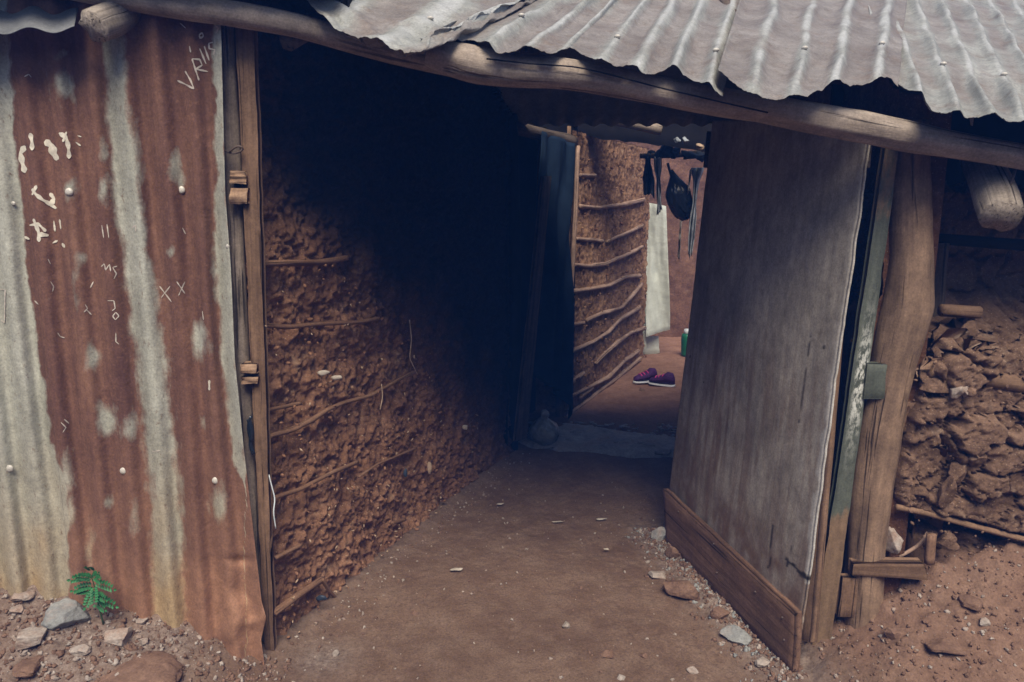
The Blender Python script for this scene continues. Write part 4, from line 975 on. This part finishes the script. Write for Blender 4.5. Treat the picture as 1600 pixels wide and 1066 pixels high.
tag(rock('kerb_stone', PY(1056, 582, 4.6), (.06, .05, .05), STONER, 9, sub=2), 'brown stone right of the flat pale stone in the yard', 'stone')
# hanging bag
bt = PY(1052, 262, 3.3)
bagT = empty('plastic_bag', bt, 'bulging black plastic bag hanging under the far eave', 'bag')
V, F = ico(4); V = V.copy(); wr = .30 * np.abs(fbm(V * [4, 4, 2.2], 4, 3, .65)); V *= (1 - wr)[:, None]; up = sm(0, 1, V[:, 2]); V[:, :2] *= (1 - .72 * up)[:, None]
R2 = np.array([[math.cos(-.3), 0, math.sin(-.3)], [0, 1, 0], [-math.sin(-.3), 0, math.cos(-.3)]])
mesh('bag_body', (V * [.095, .08, .20]) @ R2.T + PY(1060, 305, 3.3), F, BAG, bagT, bt)
stick('bag_handle', [PY(1043, 255, 3.3), PY(1047, 268, 3.3), PY(1052, 285, 3.3)], .012, BAG, bagT, 6, 1, .4, .02, base=bt)
tag(stick('support_pole', [PY(1000, 244, 3.3), PY(1050, 243, 3.3), PY(1120, 236, 3.3), PY(1200, 232, 3.3)], .02, WOODD, None, 8, 5, .1), 'dark cross pole under the far eave carrying the black bag', 'pole')
for k, (x, y, a) in enumerate([(1036, 236, 13), (1052, 240, 11), (1075, 243, 12), (1095, 246, 11), (1018, 240, 9)]):
    p = PY(x, y, 3.2 + .03 * k); q_ = np.dot(p - CAM, FW) / FPX; V, F = rockV((a * q_ * 1.2, a * q_ * .8, a * q_ * .8), 740 + k, 3, rough=.5)
    tag(mesh('cloth_bundle', V + p, F, RAGD, None, p), ['dark cloth bundle stuffed just above the black bag', 'dark knotted bundle right above the neck of the black bag', 'dark bundle under the far eave right of the black bag', 'rightmost dark bundle under the far eave by the door edge', 'small dark bundle at the top corner of the stick wall'][k], 'bundle')
# rags and shreds on the same pole
def hang_rag(name, pts, w0, w1, Y, mat, label, cat, seed):
    top, bot = pts; nu, nv = 14, 24
    u, v = [t.ravel() for t in np.meshgrid(np.linspace(-.5, .5, nu), np.linspace(0, 1, nv), indexing='ij')]
    px = top[0] + (bot[0] - top[0]) * v + u * (w0 + (w1 - w0) * v) * (1 + .5 * vnoise(np.stack([v * 5, u * 0, u * 0], 1), seed)); py = top[1] + (bot[1] - top[1]) * v + 6 * vnoise(np.stack([u * 6, v * 0, u * 0], 1), seed) * v
    V = PYv(px, py, Y + .04 * np.sin(u * 12 + v * 3 + seed) + .03 * vnoise(np.stack([u * 4, v * 6, u * 0], 1), seed))
    o = mesh(name, V, gridF(nu, nv), mat, None, PY(*top, Y)); md = o.modifiers.new('thick', 'SOLIDIFY'); md.thickness = .003
    return tag(o, label, cat)
hang_rag('rag', [(1028, 245), (1030, 332)], 12, 10, 3.3, RAG, 'grey and white rag hanging just left of the black bag', 'rag', 3)
hang_rag('rag', [(1012, 240), (1014, 305)], 10, 14, 3.3, RAGD, 'dark rag hanging at the corner of the stick wall', 'rag', 5)
hang_rag('rag', [(1090, 262), (1078, 400)], 14, 7, 3.25, RAG, 'long thin grey strip hanging right of the black bag', 'rag', 8)
hang_rag('rag', [(1080, 265), (1075, 300)], 3, 3, 3.25, SCRAPW, 'thin white shred beside the black bag', 'rag', 9)
hang_rag('rag', [(1064, 345), (1060, 400)], 3, 2, 3.6, SCRAPW, 'short white string hanging below the black bag', 'string', 10)
for k, (x, y, a, mt, lb) in enumerate([(1058, 218, 8, RAG, 'small pale bundle stuffed left under the far eave'), (1071, 219, 7, RAG, 'small pale bundle stuffed in the middle under the far eave'), (1092, 229, 8, STRAW, 'yellowish scrap stuffed under the far eave at the right')]):
    p = PY(x, y, 2.9); s = np.dot(p - CAM, FW) / FPX; V, F = rockV((a * s, a * s * .7, a * s * .75), 700 + k, 3, rough=.5); tag(mesh('bundle', V + p, F, mt, None, p), lb, 'bundle')
    stick('loose_end', [p, p + [-.04, 0, .02], p + [-.07, -.01, .05]], .004, mt, bpy.data.objects[-1] if False else None, 5, k) if False else None
# shoes
def shoe(at, yaw, label):
    e = empty('shoe', at, label, 'shoe', 'shoes in the yard')
    u, v = [t.ravel() for t in np.meshgrid(np.linspace(0, 1, 22), np.linspace(0, 2 * math.pi, 17), indexing='ij')]
    wd = .040 * (.75 + .35 * np.sin(u * 2.6 + .4)) * np.sqrt(np.clip(1 - (2 * u - 1) ** 8, 0.02, 1)); ht = np.interp(u, [0, .1, .3, .42, .7, .95, 1], [.05, .095, .10, .075, .055, .035, .015])
    P = np.stack([(u - .5) * .215, np.cos(v) * wd, .022 + (np.sin(v) * .5 + .5) * ht], 1)
    c, s = math.cos(yaw), math.sin(yaw); Rz = np.array([[c, -s, 0], [s, c, 0], [0, 0, 1]])
    mesh('upper', P @ Rz.T + at, gridF(22, 17), SHOEP, e, at)
    P2 = np.stack([(u - .5) * .225, np.cos(v) * wd * 1.1, .012 + np.sin(v) * .012], 1); mesh('sole', P2 @ Rz.T + at, gridF(22, 17), SHOEW, e, at)
    for t_ in (.45, .6, .72):
        h_ = float(np.interp(t_, [0, .3, .42, .7, .95], [.05, .10, .075, .055, .035])) + .024
        q_ = np.array([[(t_ - .5) * .215, -.03, h_ - .012], [(t_ - .5) * .215, 0, h_ + .003], [(t_ - .5) * .215, .03, h_ - .012]]) @ Rz.T + at
        stick('lace', list(q_), .006, SHOEK, e, 6, 0, .1, .01, base=at)
shoe(PZ(1008, 598, 0), R(200), 'purple and pink shoe lying left of its pair on the yard soil')
shoe(PZ(1034, 603, 0), R(150), 'purple and pink shoe lying right of its pair on the yard soil')
tag(rock('scrap_heap', PZ(1003, 612), (.05, .04, .03), STONER, 15, sub=2), 'small brown clod beside the left purple shoe', 'clod')
# green jug
jp = PZ(1073, 556)
jug = empty('green_jug', jp, 'green plastic container with white lid half hidden behind the open door', 'container')
V, F, L = tube([jp + [0, 0, .0], jp + [0, 0, .16], jp + [0, 0, .20], jp + [0, 0, .215]], [.055, .06, .062, .05], 18, 0.0, 0, .02); mesh('container_body', V, F, GREENP, jug, jp, L)
V, F, L = tube([jp + [.0, 0, .215], jp + [0, 0, .26]], [.038, .036], 14, 0.0, 0, .02); mesh('lid', V, F, LIDW, jug, jp, L)

# ------------------------------------------------------------------ stones and rubble in front
def place_rock(x, y, w_, h_, mt, label, seed, name='stone', cat='stone', group=None, sub=4):
    p = GZ(x, y + h_ * .3); s = np.dot(p - CAM, FW) / FPX
    return tag(rock(name, p, (w_ * s / 2, w_ * s * .42, h_ * s * .5), mt, seed, sub=sub, sink=.36), label, cat, group)
place_rock(112, 952, 84, 44, STONEG, 'large flat blue grey stone left of the small green plant', 1)
place_rock(184, 985, 62, 38, STONE, 'pale angular stone below the small green plant', 2)
place_rock(34, 924, 44, 18, STONE, 'flat dusty stone near the left frame edge below the tin', 3)
place_rock(22, 948, 26, 20, STONE, 'small rounded pale stone at the left frame edge', 4)
place_rock(48, 1005, 66, 34, STONE, 'wide broken pale stone at the lower left', 5)
place_rock(128, 1012, 40, 24, STONE, 'rounded pale stone between broken stone and reddish slab', 6)
place_rock(205, 1052, 150, 40, STONER, 'broad reddish earth slab at the bottom left edge of the picture', 7)
place_rock(222, 965, 20, 12, STONE, 'small white stone right of the green plant by the tin foot', 8)
place_rock(50, 1040, 60, 20, STONER, 'flat brown slab in the bottom left corner', 9)
place_rock(225, 1002, 18, 14, STONE, 'small pale stone right of the pale angular stone', 10)
place_rock(947, 1018, 30, 22, STONER, 'largest loose tan stone on the passage floor', 11)
place_rock(884, 976, 18, 14, STONE, 'small pale stone lying in the middle of the passage floor', 12)
place_rock(1005, 1022, 16, 12, STONER, 'small tan stone right of the largest loose stone', 13)
place_rock(1082, 1044, 20, 11, STONE, 'small pale stone near the lower edge by the kick board', 14)
place_rock(970, 1058, 20, 10, STONE, 'small white stone at the bottom edge below the largest loose stone', 15)
place_rock(648, 957, 14, 10, STONER, 'lone brown pebble left of centre on the passage floor', 16)
place_rock(525, 1018, 12, 14, STONE, 'round pale pebble at the foot of the left mud wall', 17)
place_rock(1066, 915, 70, 52, STONER, 'big brown clod against the foot of the kick board', 18, 'clod', 'clod')
place_rock(1030, 900, 36, 16, STONE, 'flat pale stone left of the big brown clod', 19)
place_rock(1028, 836, 34, 34, STONEG, 'grey stone at the far end of the kick board', 20)
place_rock(1050, 865, 30, 30, STONER, 'brown stone between the grey stone and the big clod', 21)
place_rock(1150, 995, 50, 26, STONEG, 'grey stone half buried below the middle of the kick board', 22)
place_rock(1120, 965, 40, 24, STONER, 'brown clod beside the kick board below its middle', 23, 'clod', 'clod')
place_rock(1190, 1035, 26, 18, STONE, 'pale stone close to the hinge end of the kick board', 24)
place_rock(1537, 970, 18, 18, STONE, 'small white pebble on the right soil mound', 25)
place_rock(1512, 938, 40, 26, STONER, 'brown clod near the top of the right soil mound', 26, 'clod', 'clod')
place_rock(1400, 985, 44, 26, STONER, 'pale brown clod low on the right soil mound', 27, 'clod', 'clod')
place_rock(1480, 1005, 60, 24, STONER, 'long brown clod in the middle of the right soil mound', 28, 'clod', 'clod')
for k, (x, y, w_, lb) in enumerate([(714, 890, 26, 'torn pale scrap of litter near the left wall'), (783, 787, 16, 'small curled white scrap far left on the passage floor'), (872, 815, 18, 'small white scrap in the middle of the passage floor'), (938, 811, 22, 'thin straight white scrap on the passage floor'), (947, 858, 12, 'tiny white scrap on the floor below the straight scrap')]):
    p = PZ(x, y, .013); s = np.dot(p - CAM, FW) / FPX
    V, F = rockV((w_ * s / 2, w_ * s * .22, .003), 800 + k, 2, rough=.6); tag(mesh('litter', V + p, F, SCRAPW, None, p, smooth=False), lb, 'litter')
# gravel and crumbs
def gravel(name, pts, mats, sizes, label, seed):
    r = np.random.default_rng(seed); V0, F0 = ico(1)
    for mi, mt in enumerate(mats):
        VV, FF = [], []; sub_ = pts[mi::len(mats)]; zz_ = ground_full([q[0] for q in sub_], [q[1] for q in sub_])[0]
        for (x, y), z_ in zip(sub_, zz_):
            a = sizes[0] + (sizes[1] - sizes[0]) * r.random() ** 3
            Q_, _ = np.linalg.qr(r.normal(size=(3, 3))); v = (V0 * (1 + .3 * r.normal(size=(len(V0), 1))) * [a, a * .8, a * .6]) @ Q_
            FF.append(F0 + len(VV) * len(V0)); VV.append(v + [x, y, z_ + a * .25])
        o = mesh(name, np.vstack(VV), np.vstack(FF), mt, None, smooth=False)
        tag(o, label[mi], 'gravel', kind='stuff')
r = np.random.default_rng(44)
ptsL = [(r.uniform(-2.2, -.72), r.uniform(-.5, -.03)) for _ in range(5200)]
gravel('gravel', ptsL, [STONE, STONER, STONER], (.0015, .011), ['pale gravel on the bank below the tin wall', 'reddish crumbs on the bank below the tin wall', 'brown grains on the bank below the tin wall'], 3)
dd = unit(D2 - D1); dn = np.array([dd[1], -dd[0]]) * (1 if dd[1] * -1 > 0 else 1)
ptsD = []; nd2 = ND[:2] / np.linalg.norm(ND[:2])
for _ in range(3000):
    t_ = r.uniform(-.15, 1.05); ptsD.append(tuple(D1[:2] + (D2 - D1)[:2] * t_ + nd2 * (abs(r.normal()) * .075 - .03)))
gravel('gravel', ptsD, [STONEG, STONER, STONER, STONE, STONER], (.0015, .010), ['grey gravel along the kick board', 'brown crumbs along the kick board', 'brown grains along the kick board', 'pale gravel along the kick board', 'reddish crumbs along the kick board'], 4)
ptsR = [(r.uniform(1.0, 2.2), r.uniform(-.5, .05)) for _ in range(3600)]
gravel('gravel', ptsR, [STONER, STONER, STONER, STONE], (.0012, .008), ['brown crumbs on the right soil mound', 'reddish crumbs on the right soil mound', 'brown grains on the right soil mound', 'pale grains on the right soil mound'], 5)
ptsF = []
for _ in range(420):
    t_ = r.uniform(-.05, 1); o_ = abs(r.normal()) * .09; q_ = A[:2] + (B - A)[:2] * t_ + N1[:2] * (o_ + .03); ptsF.append(tuple(q_))
for _ in range(650): ptsF.append((r.uniform(-.7, .9), r.uniform(-.35, 1.6)))
gravel('gravel', ptsF, [STONER, STONE], (.0015, .007), ['brown crumbs on the passage floor', 'pale grains on the passage floor'], 6)

# ------------------------------------------------------------------ small plant
pb = GZ(158, 962)
pb = PY(160, 962, -.09)
plant = empty('small_plant', pb, 'small bright green feathery plant growing at the foot of the rusty tin', 'plant')
tip = pb + [-.01, -.02, .155]
stick('stem', [pb - [0, 0, .03], pb + [-.004, -.01, .06], pb + [-.008, -.012, .12], tip], [.003, .0028, .002, .0012], STEM, plant, 6, 1, 0, .02, base=pb)
rp = np.random.default_rng(5)
for k, (h_, ang, ln) in enumerate([(.16, 90, .05), (.14, 20, .075), (.14, 165, .075), (.12, -5, .085), (.11, 190, .08), (.13, 60, .07), (.13, 125, .07), (.08, 10, .07), (.07, -20, .08), (.09, 175, .075), (.10, 250, .06), (.11, 290, .06), (.05, 0, .06)]):
    o_ = pb + np.array([-.008, -.012, h_]); a = R(ang); ln *= .82; d_ = unit([math.cos(a), -.35 + .3 * rp.normal(), math.sin(a) * .75 + .1]); VV, FF = [], []
    side = unit(np.cross(d_, [0, -.9, .45])); nrm_ = np.cross(side, d_)
    for j in range(7):
        for sg in (-1, 1) if j < 6 else (0,):
            t_ = (j + 1) / 7 * ln; ll = .018 * (1 - .45 * abs(j / 6 - .45)); c0 = o_ + d_ * t_ + np.array([0, 0, -.25 * t_ * t_ / ln])
            ax = unit(side * sg + d_ * (.55 if sg else 1)); wx = unit(np.cross(ax, nrm_)) * ll * .36
            k0 = len(VV); VV += [c0, c0 + ax * ll * .5 + wx + nrm_ * .002, c0 + ax * ll, c0 + ax * ll * .5 - wx + nrm_ * .002, c0 + ax * ll * .5 - nrm_ * .001]
            FF += [(k0, k0 + 1, k0 + 4), (k0 + 1, k0 + 2, k0 + 4), (k0 + 2, k0 + 3, k0 + 4), (k0 + 3, k0, k0 + 4)]
    mesh('leaf', np.array(VV), FF, LEAF, plant, o_, smooth=False)

# ------------------------------------------------------------------ blue volume added to tint the dark areas navy
HZ = bpy.data.materials.new('blue_tint_air'); HZ.use_nodes = True; t_ = HZ.node_tree; t_.nodes.clear()
ho = t_.nodes.new('ShaderNodeOutputMaterial'); hv = t_.nodes.new('ShaderNodeVolumePrincipled')
hv.inputs['Color'].default_value = (.06, .25, 1.0, 1); hv.inputs['Density'].default_value = .020
t_.links.new(hv.outputs[0], ho.inputs['Volume'])
tag(box('blue_tint_haze', -70, 70, -70, 70, -1, 3.6, HZ, None), kind='stuff')
